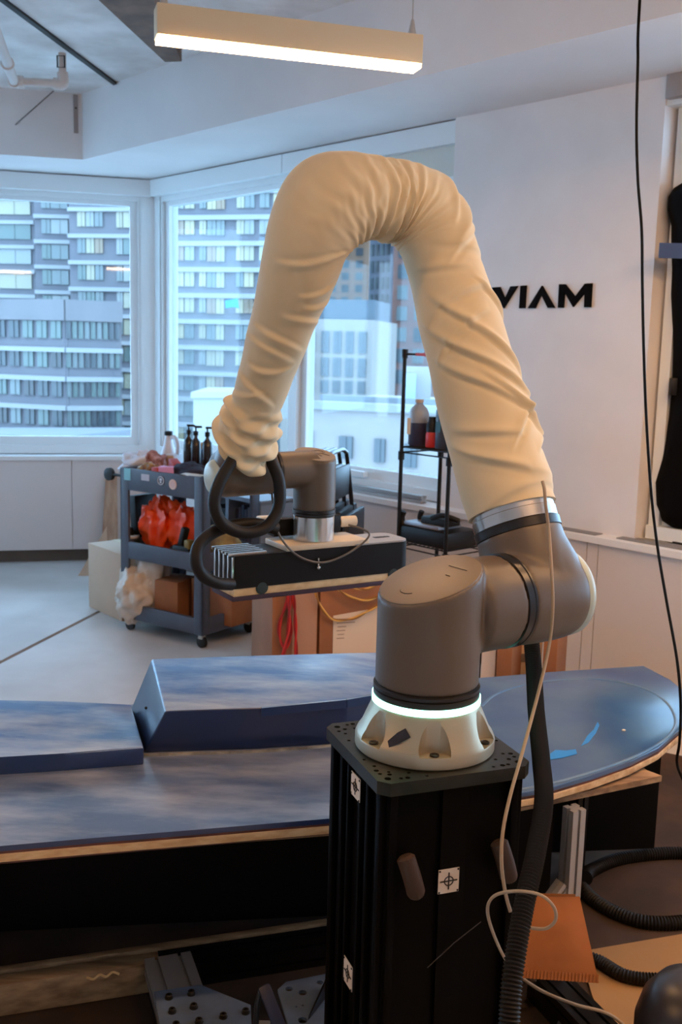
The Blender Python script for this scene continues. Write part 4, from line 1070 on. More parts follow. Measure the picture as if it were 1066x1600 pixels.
for u in (0.0, cW):
    for v in (0.0, cD):
        su, sv = (1 if u == 0 else -1), (1 if v == 0 else -1)
        m = MB(); m.box(CT(u + su * 0.03, v + sv * 0.006, 0.5), (0.062, 0.014, 0.85), ax=(c1, c2, UP), bevel=0.003); m.box(CT(u + su * 0.006, v + sv * 0.03, 0.5), (0.014, 0.062, 0.85), ax=(c1, c2, UP), bevel=0.003)
        m.build('leg', M_cart, cart, smooth=30)
        cs_ = CT(u + su * 0.035, v + sv * 0.035, 0.032)
        w = MB().lathe(cs_ - c2 * 0.012, c2, [(0.02, 0), (0.032, 0.003), (0.032, 0.021), (0.02, 0.024)], 20).build('caster_wheel', M_rubber, cart)
        MB().box(cs_ + UP * 0.03, (0.03, 0.032, 0.026), ax=(c1, c2, UP), bevel=0.003).build('caster_fork', M_steel, w)
# round knob handles at the left end
hnd = MB(); hk0 = CT(cW, 0.03, 0.875)
hnd.tube([hk0, hk0 + c1 * 0.12], 0.008, 8); hnd.lathe(hk0 + c1 * 0.12 - c2 * 0.014, c2, [(0.022, 0), (0.036, 0.004), (0.036, 0.024), (0.022, 0.028)], 20); hnd.build('push_handle', M_rubber, cart)
# stickers on the top rim: squares and rounds
def rim_pt(px, py): return AP(px, py, CT(0, -0.001, 0), c2)
for px, py, w, h_, c_ in ((199, 741, 0.05, 0.065, (130, 190, 200)), (227, 746, 0.06, 0.035, (186, 184, 196))):
    MB().box(rim_pt(px, py), (w, 0.002, h_), ax=(c1, c2, UP)).build('sticker', mat('sticker_%d' % px, c_, 0.6), cart, smooth=0)
for px, py, c_, ring_ in ((251.5, 751, (74, 80, 94), True), (270, 757, (206, 178, 176), False)):
    p = rim_pt(px, py)
    s_ = MB().lathe(p, -c2, [(0.028, -0.001), (0.028, 0.0012), (0, 0.0012)], 24, cap=False).build('sticker', mat('sticker_%d' % px, c_, 0.6), cart, smooth=30)
    g = MB()
    ink = (200, 202, 210) if ring_ else (226, 205, 190)
    g.tube([p - c2 * 0.0015 + c1 * 0.022 * math.cos(a_) + UP * 0.022 * math.sin(a_) for a_ in np.linspace(0, 2 * math.pi, 21)[:-1]], 0.0025, 5, closed=True)
    if ring_: g.box(p - c2 * 0.0015 + UP * 0.006, (0.016, 0.003, 0.012), ax=(c1, c2, UP)); g.box(p - c2 * 0.0015 - UP * 0.008, (0.01, 0.003, 0.010), ax=(c1, c2, UP))
    g.build('sticker_print', mat('ink_%d' % px, ink, 0.6), s_, smooth=0)

def bottle(name, base, r, h_, m_body, m_cap, label, cat, group=None, pump=True, liquid=None, neck=0.35):
    t = thing(name, base, label, cat, group)
    MB().lathe(base, UP, [(r * 0.92, 0), (r, 0.006), (r, h_ * 0.66), (r * 0.85, h_ * 0.74), (r * neck, h_ * 0.80), (r * neck, h_ * 0.84)], 24).build('body', m_body, t, smooth=50)
    m = MB()
    m.lathe(base + UP * h_ * 0.84, UP, [(r * (neck + 0.12), 0), (r * (neck + 0.12), h_ * 0.07), (r * 0.15, h_ * 0.08), (r * 0.15, h_ * 0.13)], 16)
    if pump:
        m.box(base + UP * h_ * 0.985 + V((0.012, 0, 0)), (0.045, 0.016, 0.012), bevel=0.003)
    m.build('cap', m_cap, t, smooth=40)
    return t
ZTT = 0.827
def on_tray(px, v, z=ZTT):
    """point on a tray seen in image column px, at depth v from the front rim"""
    p = AP(px, 730, CT(0, v, 0), c2); return V((p.x, p.y, z))
M_amber = mat('amber_dark', (30, 20, 22), 0.25)
def px_h(base, ytop):  # height of a thing at base whose top is seen at ytop
    d_ = ray(0, 0); 
    for k in range(200):
        z = base.z + k * 0.004
        v = V((base.x, base.y, z)) - CAM; yy = 800 - F_PX * v.dot(_u) / v.dot(_f)
        if yy <= ytop: return z - base.z
    return 0.3
for px, yt, lab in ((295, 664, 'dark pump bottle on the cart, left of the pair'), (306, 666, 'dark pump bottle on the cart, right of the pair'), (324, 668, 'dark pump bottle on the cart nearest the wrist')):
    b_ = on_tray(px, 0.30); bottle('pump_bottle', b_, 0.030, px_h(b_, yt), M_amber, M_black, lab, 'bottle', 'pump bottles on the cart')
b_ = on_tray(315, 0.36); MB().lathe(b_, UP, [(0.032, 0), (0.034, 0.005), (0.034, 0.19), (0.03, 0.20)], 24).build('spray_can', mat('can_blue', (40, 96, 150), 0.4), label='blue can behind the pump bottles on the cart', cat='can')
bpy.data.objects['spray_can']; MB().lathe(b_ + UP * 0.2, UP, [(0.03, 0), (0.03, 0.03), (0.026, 0.034)], 20).build('cap', mat('can_cap_tan', (200, 160, 100), 0.5), bpy.data.objects['spray_can'])
# white jug with a handle hole and amber liquid
b_ = on_tray(269, 0.34); jug = thing('plastic_jug', b_, 'white plastic jug half full of amber liquid on the cart', 'jug')
M_jug = mat('jug_white', (214, 216, 222), 0.4); hj = px_h(b_, 679)
MB().box(b_ + UP * hj * 0.30, (0.105, 0.085, hj * 0.60), ax=(c1, c2, UP), bevel=0.012).build('body', M_jug, jug)
MB().box(b_ + UP * hj * 0.36 - c2 * 0.004 - c1 * 0.018, (0.064, 0.084, hj * 0.42), ax=(c1, c2, UP), bevel=0.008).build('liquid_window', mat('jug_liquid', (206, 158, 112), 0.4), jug)
m = MB(); m.tube(spline([b_ - c1 * 0.04 + UP * hj * 0.55, b_ - c1 * 0.046 + UP * hj * 0.78, b_ - c1 * 0.03 + UP * hj * 0.92, b_ + c1 * 0.0 + UP * hj * 0.94, b_ + c1 * 0.02 + UP * hj * 0.90], 6), 0.012, 10); m.lathe(b_ + c1 * 0.028 + UP * hj * 0.58, UP, [(0.045, 0), (0.028, hj * 0.2), (0.02, hj * 0.36), (0.02, hj * 0.40)], 18); m.build('handle', M_jug, jug)
MB().lathe(b_ + c1 * 0.028 + UP * hj * 0.97, UP, [(0.024, 0), (0.024, 0.02), (0.02, 0.024)], 16).build('cap', M_black, jug)
# folded gloves, red box, pink box, papers and scraps on the top tray
def lump(name, c, r, m_, label, cat, amp=0.3, fq=1.8, pleat=0.0, ax=None, group=None, seed=0.0, u=40, v=28):
    def fn(d):
        k = 1 + amp * noise.noise(d * fq + V((seed, seed * 1.7, 0)))
        k += amp * 0.55 * (0.35 - abs(noise.noise(d * fq * 2.3 + V((0, seed, 3))))) + amp * 0.25 * (0.3 - abs(noise.noise(d * fq * 5 + V((seed, 2, 3)))))
        if pleat:
            a_ = math.atan2(d.y, d.x)
            k *= (1 - pleat * abs(math.sin(3.5 * a_ + seed + 1.5 * noise.noise(d * 2))) * (1 - d.z * d.z * 0.5)) * (1 - 0.45 * max(0, d.z) ** 2 * (1 - abs(math.sin(2 * a_)) * 0.5))
        return k
    return MB().sphere(c, r, ax=ax, u=u, v=v, fn=fn).build(name, m_, label=label, cat=cat, group=group, smooth=70)
b_ = on_tray(296, 0.13, ZTT + 0.10); lump('work_gloves', b_, (0.115, 0.07, 0.05), mat('glove_dark', (38, 38, 54), 0.8), 'heap of dark work gloves on the cart below the pump bottles', 'gloves', seed=1.1, ax=(c1, c2, UP))
def small_box(name, px, v, size, m_, label, cat, rot=0.0, z=None, tilt=0.0, px_y=None):
    b_ = on_tray(px, v) if z is None else on_tray(px, v, z)
    x = c1 * math.cos(rot) + c2 * math.sin(rot); y = -c1 * math.sin(rot) + c2 * math.cos(rot)
    zz = (UP * math.cos(tilt) + x * math.sin(tilt)); x = (x * math.cos(tilt) - UP * math.sin(tilt))
    return MB().box(b_ + zz * size[2] / 2, size, ax=(x, y, zz), bevel=0.004).build(name, m_, label=label, cat=cat)
rb_ = small_box('red_carton', 271, 0.16, (0.10, 0.05, 0.15), mat('carton_red', (178, 48, 34), 0.55), 'red carton standing tilted on the cart in front of the jug', 'carton', rot=0.5, tilt=-0.25)
pk = small_box('pink_carton', 261, 0.06, (0.085, 0.06, 0.125), mat('carton_pink', (214, 150, 190), 0.5), 'small pink and red carton at the front of the cart', 'carton', rot=-0.5)
kk = on_tray(256, 0.045); MB().box(kk + UP * 0.07 + c1 * 0.035 - c2 * 0.02, (0.05, 0.03, 0.10), ax=(c1, c2, UP), bevel=0.004).build('red_end', mat('carton_red'  , (178, 48, 34), 0.55), pk)
lump('white_rag', on_tray(217, 0.2, ZTT + 0.09), (0.10, 0.09, 0.07), mat('rag_white', (216, 216, 224), 0.85), 'crumpled white rag at the left end of the cart', 'rag', amp=0.5, fq=2.2, seed=3.0, ax=(c1, c2, UP))
lump('floral_cloth', on_tray(243, 0.22, ZTT + 0.11), (0.06, 0.06, 0.06), mat('cloth_floral', (206, 160, 158), 0.8, c2=(120, 70, 60), vscale=30), 'small bunched flowered cloth on the cart', 'cloth', amp=0.4, seed=5, ax=(c1, c2, UP))
lump('snack_wrapper', on_tray(232, 0.09, ZTT + 0.075), (0.065, 0.05, 0.05), mat('wrapper', (190, 150, 90), 0.4, c2=(110, 70, 50), vscale=40), 'crumpled brown and gold wrapper on the cart', 'wrapper', amp=0.5, fq=2.6, seed=8, ax=(c1, c2, UP))
pb = on_tray(291, 0.07, ZTT + 0.092)
m = MB(); g = []
for j in range(5):
    for i in range(9): g.append(pb + c1 * (i / 8 - 0.5) * 0.19 + c2 * (j / 4 - 0.5) * 0.14 + UP * (0.012 * math.sin(i * 0.7) + 0.008 * noise.noise(V((i * 0.5, j * 0.6, 2)))))
m.add(g + [p - UP * 0.006 for p in g], [(j * 9 + i, j * 9 + i + 1, (j + 1) * 9 + i + 1, (j + 1) * 9 + i) for j in range(4) for i in range(8)] + [(45 + j * 9 + i, 45 + (j + 1) * 9 + i, 45 + (j + 1) * 9 + i + 1, 45 + j * 9 + i + 1) for j in range(4) for i in range(8)])
m.build('paper_sheets', mat('paper_white', (206, 210, 208), 0.7), label='white paper sheets lying on the cart rim beside the wrist', cat='paper', smooth=60)
# middle tray
ZM2 = 0.443
M_orange = mat('bag_orange', (250, 92, 20), 0.4, c2=(232, 66, 14), vscale=6)
lump('orange_bag', on_tray(247, 0.13, ZM2 + 0.175), (0.125, 0.09, 0.19), M_orange, 'bright orange plastic bag on the middle tier of the cart', 'bag', amp=0.38, fq=1.8, pleat=0.32, seed=2.2, ax=(c1, c2, UP))
lump('orange_bag', on_tray(284, 0.16, ZM2 + 0.185), (0.12, 0.08, 0.16), M_orange, 'second orange bag behind the black tool handle on the cart', 'bag', amp=0.4, fq=2.0, pleat=0.32, seed=4.4, ax=(c1, c2, UP))
small_box('black_case', 226, 0.20, (0.05, 0.16, 0.31), M_black, 'upright black case left of the orange bag on the cart', 'case', z=ZM2, tilt=0.06)
dr = thing('cordless_tool', on_tray(286, 0.04, ZM2), 'black and yellow power tool in front of the orange bags', 'tool')
q = on_tray(286, 0.05, ZM2)
MB().box(q + UP * 0.05, (0.12, 0.05, 0.09), ax=(c1, c2, UP), bevel=0.012).build('body', M_black, dr); MB().box(q + UP * 0.14 - c1 * 0.005, (0.035, 0.04, 0.11), ax=((c1 + UP * 0.3).normalized(), c2, (UP - c1 * 0.3).normalized()), bevel=0.008).build('grip', M_black, dr); MB().box(q + UP * 0.105 - c1 * 0.045, (0.04, 0.045, 0.05), ax=(c1, c2, UP), bevel=0.008).build('panel', mat('olive', (120, 100, 40), 0.5), dr)
lump('tan_glove', on_tray(305, 0.05, ZM2 + 0.035), (0.05, 0.04, 0.035), mat('glove_tan', (196, 164, 120), 0.8), 'tan glove on the right of the middle tier', 'glove', seed=6, ax=(c1, c2, UP))
rl = thing('tape_dispenser', on_tray(203, 0.1, ZM2), 'green and white tape dispenser on the middle tier', 'dispenser')
q = on_tray(204, 0.1, ZM2); MB().box(q + UP * 0.035, (0.10, 0.06, 0.07), ax=(c1, c2, UP), bevel=0.008).build('body', mat('dark_green_box', (24, 40, 34), 0.5), rl); MB().lathe(q + UP * 0.072, UP, [(0.045, 0), (0.048, 0.004), (0.048, 0.014), (0, 0.016)], 20, cap=False).build('lid', M_white, rl); MB().lathe(q + UP * 0.086, UP, [(0.016, 0), (0.02, 0.01), (0.012, 0.045), (0, 0.05)], 14, cap=False).build('knob', M_blackm, rl)
lump('yellow_tool_bag', on_tray(345, 0.22, ZM2 + 0.09), (0.12, 0.09, 0.09), mat('yellow_bag', (180, 160, 90), 0.7, c2=(120, 100, 70), vscale=9), 'yellowish tool bag at the right end of the middle tier', 'bag', seed=9, ax=(c1, c2, UP))
# bottom tray
ZB2 = 0.098
M_bag = mat('plastic_bag', (224, 218, 212), 0.3, c2=(198, 180, 160), vscale=5, trans=0.0)
lump('plastic_bag', on_tray(211, 0.04, ZB2 + 0.12), (0.11, 0.10, 0.14), M_bag, 'crumpled white plastic bag spilling over the bottom tier', 'bag', amp=0.45, fq=1.9, seed=11, ax=(c1, c2, UP))
lump('plastic_bag', on_tray(238, 0.12, ZB2 + 0.17), (0.10, 0.09, 0.19), M_bag, 'tall crumpled clear plastic bag in the middle of the bottom tier', 'bag', amp=0.42, fq=2.1, seed=13, ax=(c1, c2, UP))
M_cb2 = mat('cardboard_red', (158, 100, 62), 0.8, var=0.1, vscale=6)
small_box('cardboard_box', 275, 0.15, (0.15, 0.2, 0.22), M_cb2, 'small open cardboard box on the bottom tier beside the plastic bags', 'box', z=ZB2, rot=-0.2)
q = on_tray(352, 0.28, ZB2)
bx = MB().box(q + UP * 0.115, (0.21, 0.30, 0.23), ax=(c2, c1, UP), bevel=0.003).build('cardboard_box', M_cb2, label='reddish cardboard box at the right end of the bottom tier', cat='box')
MB().box(q + UP * 0.20 - c1 * 0.151, (0.07, 0.002, 0.045), ax=(c2, c1, UP)).build('paper_label', M_stk, bx, smooth=0)

# carton beside the cart, cardboard leaning on the wall
M_carton = mat('carton_tan', (206, 174, 148), 0.75, var=0.05, vscale=3)
qa, qb = AZ(139, 948, 0), AZ(205, 978, 0)
x = (qb - qa).normalized(); y = V((-x.y, x.x, 0))
hb_ = 0.40; wbx = 0.42
carton = MB().prism([qa, qa + x * wbx, qa + x * wbx + y * 0.36, qa + y * 0.36], UP * hb_, bevel=0.003).build('moving_carton', M_carton, label='large tan cardboard carton on the floor left of the cart', cat='box', smooth=30)
MB().box(qa + x * wbx / 2 + y * 0.18 + UP * (hb_ + 0.0012), (wbx, 0.05, 0.0015), ax=(x, y, UP)).build('tape', mat('packing_tape', (206, 182, 146), 0.4), carton, smooth=0)
sB = (AP(164, 800, LW(0, -0.05, 0), nL) - C0).dot(dL)
MB().prism([LW(sB - 0.04, -0.16, 0), LW(sB + 0.09, -0.16, 0), LW(sB + 0.09, -0.035, 0.66), LW(sB + 0.01, -0.035, 0.66)], nL * 0.012).build('wooden_board', mat('board_tan', (200, 176, 150), 0.7, c2=(140, 100, 80), vscale=3, stretch=(4, 4, 0.6)), label='narrow tan board leaning on the wall behind the carton', cat='board', smooth=0)
t1 = AZ(122, 900, 0)
MB().prism([t1, t1 + dL * 0.2, t1 + dL * 0.2 + nL * 0.1 + UP * 0.33], nL * 0.008).build('cardboard_flap', M_carton, label='triangular cardboard scrap against the wall left of the carton', cat='cardboard', smooth=0)

# ------------------------------------------------------------------ boxes, ropes behind the mould
M_cb3 = mat('cardboard_brown', (158, 104, 70), 0.8, var=0.12, vscale=4)
bl0 = AY(425, 1000, 4.3); br0 = AY(592, 1000, 4.45)
x = V((br0.x - bl0.x, br0.y - bl0.y, 0)).normalized(); y = V((-x.y, x.x, 0)); wb = (br0 - bl0).length
o = V((bl0.x, bl0.y, 0)); zt_ = AY(500, 888, 4.35).z
mc = thing('tall_carton', o + x * 0.1, 'tall brown cardboard carton with ropes behind the blue mould', 'box')
MB().prism([o, o + x * 0.205, o + x * 0.205 + y * 0.4, o + y * 0.4], UP * zt_, bevel=0.003).build('body', M_cb3, mc, smooth=30)
MB().prism([o + x * 0.09 - y * 0.002, o + x * 0.20 - y * 0.002, o + x * 0.20, o + x * 0.09], UP * zt_).build('side_flap', mat('cardboard_grey', (170, 128, 104), 0.8), mc, smooth=0)
o2_ = o + x * 0.215
mc2 = thing('labelled_carton', o2_ + x * 0.12, 'brown carton with a large pale paper label beside the red rope', 'box')
MB().prism([o2_, o2_ + x * 0.34, o2_ + x * 0.34 + y * 0.4, o2_ + y * 0.4], UP * (zt_ + 0.01), bevel=0.003).build('body', M_cb3, mc2, smooth=30)
lbp = o2_ - y * 0.002
lc = [AP(px, py, lbp, y) for px, py in ((521, 962), (600, 948), (600, 1060), (519, 1060))]
lab = MB().prism(lc[::-1], -y * 0.002).build('paper_label', mat('label_paper', (214, 196, 176), 0.7), mc2, smooth=0)
tx_m = MB()
for k, (xa, xb) in enumerate(((0.02, 0.11), (0.015, 0.10), (0.02, 0.06), (0.015, 0.055), (0.02, 0.05), (0.015, 0.05))):
    c_ = AP(521, 968 + 6 * k, lbp - y * 0.0025, y); tx_m.box(c_ + x * (xa + xb) / 2, (xb - xa, 0.001, 0.004), ax=(x, y, UP))
tx_m.build('label_print', mat('print_grey', (150, 128, 112), 0.7), lab, smooth=0)
def rope(name, pts, r, m1, label, group=None):
    sp = spline(pts, 14); P_ = []; 
    t = thing(name, sp[0], label, 'rope', group)
    # two twisted strands
    arcs = [0]
    for p, q in zip(sp, sp[1:]): arcs.append(arcs[-1] + (q - p).length)
    for s_ in (0, 1):
        pp_ = []
        for i, p in enumerate(sp):
            tn = (sp[min(i + 1, len(sp) - 1)] - sp[max(i - 1, 0)]).normalized(); a_, b_, _ = frame_from(tn, V((0.3, -1, 0.2)))
            an = arcs[i] / (r * 5) + s_ * math.pi; pp_.append(p + (a_ * math.cos(an) + b_ * math.sin(an)) * r * 0.55)
        MB().tube(pp_, r * 0.62, 6).build('strand', m1[s_], t)
    return t
M_rr = mat('rope_red', (186, 36, 34), 0.7); M_rr2 = mat('rope_red_dark', (140, 22, 26), 0.7)
M_ry = mat('rope_yellow', (214, 168, 88), 0.7); M_ry2 = mat('rope_brown', (140, 96, 44), 0.7)
pr = o - y * 0.02
def RP(px, py, k=0.0): return AP(px, py, pr - y * k, y)
rope('red_rope', [RP(452, 915), RP(449, 940), RP(438, 970), RP(437, 995), RP(446, 1012), RP(455, 990), RP(452, 960), RP(455, 930), RP(452, 915)], 0.0075, (M_rr, M_rr2), 'looped red rope hanging on the tall carton, left bight', 'red rope loops')
rope('red_rope', [RP(455, 912, .01), RP(460, 945, .01), RP(462, 985, .01), RP(463, 1030, .01)], 0.0075, (M_rr, M_rr2), 'straight red rope end hanging on the tall carton', 'red rope loops')
rope('red_rope', [RP(450, 912, .02), RP(452, 950, .02), RP(450, 990, .02), RP(441, 1030, .02)], 0.0075, (M_rr, M_rr2), 'red rope end crossing behind the mould on the tall carton', 'red rope loops')
rope('yellow_rope', [RP(493, 905), RP(494, 928), RP(504, 952), RP(522, 968), RP(550, 967), RP(575, 955), RP(600, 940)], 0.006, (M_ry, M_ry2), 'yellow braided rope, lowest swag across the labelled carton', 'yellow rope swags')
rope('yellow_rope', [RP(510, 905, .01), RP(530, 922, .01), RP(550, 934, .01), RP(575, 937, .01), RP(605, 926, .01)], 0.006, (M_ry, M_ry2), 'yellow braided rope, middle swag across the labelled carton', 'yellow rope swags')
rope('yellow_rope', [RP(540, 908, .02), RP(555, 918, .02), RP(575, 920, .02), RP(598, 908, .02)], 0.006, (M_ry, M_ry2), 'yellow braided rope, upper short swag below the tool', 'yellow rope swags')
# cartons seen between the robot shoulder and the mould
for (pa, pb_, Yd, top, m_, lab_) in ((752, 774, 3.95, 985, mat('carton_white', (214, 200, 192), 0.7), 'white carton seen under the robot shoulder'), (776, 800, 3.9, 985, M_cb3, 'brown carton edge seen under the robot shoulder'), (803, 846, 4.1, 980, mat('carton_cream', (206, 176, 140), 0.7), 'cream carton behind the thick hose'), (848, 870, 3.95, 990, M_cb3, 'brown carton seen right of the thick hose')):
    a_ = AY(pa, 1040, Yd); b_ = AY(pb_, 1040, Yd - 0.02); zt2 = AY(pa, top, Yd).z
    d = V((b_.x - a_.x, b_.y - a_.y, 0)).normalized(); s_ = V((-d.y, d.x, 0)); L_ = (V((b_.x, b_.y, 0)) - V((a_.x, a_.y, 0))).length; a_ = V((a_.x, a_.y, 0))
    ob = MB().prism([a_, a_ + d * L_, a_ + d * L_ + s_ * 0.25, a_ + s_ * 0.25], UP * zt2, bevel=0.003).build('carton', m_, label=lab_, cat='box', smooth=30)
    if pa == 803:
        MB().box(AY(818, 1028, Yd - 0.008), (0.025, 0.004, 0.035)).build('print_mark', mat('mark_grey', (120, 104, 88), 0.7), ob, smooth=0)

# ------------------------------------------------------------------ folding chairs leaning together by the window
M_chair = mat('chair_tube', (34, 36, 42), 0.3, metal=0.5)
M_seat = mat('chair_panel', (24, 26, 36), 0.5)
def chair(px, Yd, label):
    b_ = AY(px, 760, Yd); base_ = V((b_.x, b_.y, 0)); zt3 = AY(px, 706, Yd).z
    f_ = V((0.97, -0.24, 0)); s_ = UP.cross(f_)
    t = thing('folding_chair', base_, label, 'chair', 'folding chairs leaning together')
    w = 0.20
    def q(a_, b2, z_): return base_ + s_ * a_ + f_ * b2 + UP * z_
    MB().tube(spline([q(-w, 0.10, 0.011), q(-w, 0.02, 0.45), q(-w, -0.05, zt3 - 0.10), q(-w * 0.78, -0.06, zt3 - 0.012), q(0, -0.062, zt3), q(w * 0.78, -0.06, zt3 - 0.012), q(w, -0.05, zt3 - 0.10), q(w, 0.02, 0.45), q(w, 0.10, 0.011)], 8), 0.0115, 10).build('back_frame', M_chair, t)
    MB().tube(spline([q(-w * 0.9, -0.12, 0.010), q(-w * 0.9, 0.0, 0.40), q(-w * 0.9, 0.03, 0.52), q(w * 0.9, 0.03, 0.52), q(w * 0.9, 0.0, 0.40), q(w * 0.9, -0.12, 0.010)], 8), 0.010, 10).build('front_frame', M_chair, t)
    MB().box(q(0, -0.045, zt3 - 0.16), (0.38, 0.014, 0.16), ax=(s_, f_, UP), bevel=0.005).build('backrest', M_seat, t)
    MB().box(q(0, 0.035, 0.62), (0.36, 0.03, 0.36), ax=(s_, f_, UP), bevel=0.01).build('seat', M_seat, t)
chair(520, 5.35, 'black folding chair, leftmost of the three behind the wrist')
chair(532, 5.22, 'black folding chair, middle of the three behind the wrist')
chair(544, 5.10, 'black folding chair, rightmost of the three behind the wrist')

# black crate shelf with books behind the cart (seen through the hose loop)
bk0 = AY(345, 790, 6.15)
sh = thing('book_shelf', V((bk0.x, bk0.y, 0)), 'grey metal shelf unit behind the cart seen through the hose loop', 'shelf')
fx = dR; fy = nR; so = V((bk0.x, bk0.y, 0))
M_shelf = mat('shelf_grey', (150, 160, 172), 0.4, metal=0.3)
for s_ in (0.0, 0.24, 0.55): MB().box(so + fx * s_ + UP * 0.37, (0.03, 0.25, 0.74), ax=(fx, fy, UP)).build('upright', M_shelf, sh, smooth=0)
for z_ in (0.15, 0.45, 0.74): MB().box(so + fx * 0.275 + UP * z_, (0.58, 0.25, 0.025), ax=(fx, fy, UP)).build('shelf_board', M_shelf, sh, smooth=0)
for z_ in (0.16, 0.465):
    for k in range(9):
        hh = 0.2 + 0.04 * ((k * 7) % 5) / 5
        MB().box(so + fx * (0.275 + k * 0.029) + UP * (z_ + hh / 2), (0.024, 0.16, hh), ax=(fx, fy, UP), bevel=0.001).build('binder', mat('binder_%d' % (k % 3), ((70, 66, 84), (92, 78, 88), (60, 70, 90))[k % 3], 0.6), label='%s dark binder from the left in the %s row of the grey shelf' % (('first', 'second', 'third', 'fourth', 'fifth', 'sixth', 'seventh', 'eighth', 'ninth')[k], 'lower' if z_ < 0.3 else 'upper'), cat='binder', group='binders on the grey shelf')
MB().box(so + fx * 0.12 + UP * 0.57, (0.19, 0.2, 0.18), ax=(fx, fy, UP), bevel=0.004).build('black_bin', M_black, label='black bin in the left bay of the grey shelf', cat='bin')

# ------------------------------------------------------------------ wire rack by the window
rk0 = AY(628, 690, 4.75); rk0 = V((rk0.x, rk0.y, 0))
rack = thing('wire_rack', rk0, 'black wire shelving rack standing before the right window', 'rack')
M_rack = mat('rack_black', (14, 13, 14), 0.4, metal=0.4)
rz = AY(631, 549, 4.75).z; rw_, rdp = 0.30, 0.27
def RK(u, v, z_): return rk0 + dR * u + nR * v + UP * z_
for u, v in ((0, 0), (rw_, 0), (0, rdp), (rw_, rdp)):
    top_ = rz if v == 0 else AY(690, 700, 5.0).z
    p_ = MB().cyl(RK(u, v, 0.0), RK(u, v, rz), 0.0095, seg=14); 
    for z_ in (0.68, 1.12, rz - 0.01): p_.cyl(RK(u, v, z_ - 0.02), RK(u, v, z_ + 0.02), 0.015, seg=14)
    p_.build('post', M_rack, rack)
zsh = (0.25, AY(628, 846, 4.75).z, AY(622, 698, 4.75).z)
for z_ in zsh:
    m = MB()
    for dz in (0, -0.025):
        m.tube([RK(0, 0, z_ + dz), RK(rw_, 0, z_ + dz), RK(rw_, rdp, z_ + dz), RK(0, rdp, z_ + dz)], 0.0035, 6, closed=True)
    m.build('shelf_frame', M_rack, rack)
    for k in range(11):
        u = rw_ * (k + 0.5) / 11; MB().tube([RK(u, 0, z_), RK(u, rdp, z_)], 0.002, 5).build('shelf_wire', M_rack, rack)
m = MB(); m.tube([RK(0, 0, rz - 0.012), RK(rw_, 0, rz - 0.012)], 0.005, 8); m.tube([RK(0, rdp, rz - 0.012), RK(rw_, rdp, rz - 0.012)], 0.005, 8); m.build('top_bar', M_rack, rack)
m = MB(); m.box(RK(0.12, -0.004, rz - 0.012), (0.09, 0.006, 0.014), ax=(dR, nR, UP)); m.build('red_tag', mat('tag_red', (170, 40, 40), 0.5), rack, smooth=0)
# bottle on the upper shelf: clear upper, dark blue liquid
zs = zsh[2] + 0.003
bb_ = AP(653, 700, RK(0, 0.10, 0), nR); bb_ = V((bb_.x, bb_.y, zs)); hB = px_h(bb_, 624)
bt_ = thing('solvent_bottle', bb_, 'round plastic bottle half full of dark liquid on the wire rack', 'bottle')
rB = 0.047
MB().lathe(bb_, UP, [(rB * 0.9, 0), (rB, 0.008), (rB, hB * 0.50)], 28).build('liquid', mat('liquid_dark', (44, 42, 62), 0.3), bt_)
MB().lathe(bb_, UP, [(rB, hB * 0.50), (rB, hB * 0.70), (rB * 0.82, hB * 0.80), (rB * 0.36, hB * 0.90), (rB * 0.36, hB * 0.94)], 28).build('upper_wall', mat('bottle_grey', (132, 140, 150), 0.35), bt_)
MB().lathe(bb_ + UP * hB * 0.93, UP, [(rB * 0.42, 0), (rB * 0.42, hB * 0.07)], 18).build('cap', mat('cap_tan', (170, 150, 130), 0.5), bt_)
lp2 = AP(644, 668, bb_ - nR * (rB + 0.001) , nR)
MB().box(bb_ - nR * (rB * 0.98) * 0.96 - dR * 0.018 + UP * hB * 0.42, (0.022, 0.006, hB * 0.35), ax=(dR, nR, UP)).build('label', mat('label_orange', (214, 180, 140), 0.6), bt_, smooth=0)
# red-black bottle and black can beside it
q = AP(675, 704, RK(0, 0.10, 0), nR); q = V((q.x, q.y, zs))
t = thing('red_bottle', q, 'red squeeze bottle with a black top on the wire rack', 'bottle'); MB().lathe(q, UP, [(0.03, 0), (0.032, 0.005), (0.032, 0.06), (0.028, 0.07)], 20).build('body', mat('bottle_red', (190, 40, 34), 0.4), t); MB().lathe(q + UP * 0.07, UP, [(0.03, 0), (0.03, 0.035), (0.02, 0.05), (0.02, 0.07)], 20).build('cap', M_black, t)
q = AP(692, 706, RK(0, 0.09, 0), nR); q = V((q.x, q.y, zs))
t = thing('black_canister', q, 'dark canister at the sleeve edge on the wire rack', 'canister'); MB().lathe(q, UP, [(0.036, 0), (0.038, 0.006), (0.038, 0.17), (0.03, 0.185)], 24).build('body', mat('canister_dark', (44, 48, 62), 0.35), t); MB().box(q - nR * 0.037 + UP * 0.1, (0.03, 0.004, 0.05), ax=(dR, nR, UP)).build('label', mat('label_teal', (30, 74, 84), 0.5), t, smooth=0)
q = RK(rw_ - 0.08, 0.12, zs); t = thing('paint_can', q, 'black paint can at the far end of the wire rack shelf', 'can'); MB().lathe(q, UP, [(0.05, 0), (0.05, 0.13), (0.046, 0.132), (0.046, 0.126), (0, 0.126)], 24, cap=False).build('body', M_black, t)
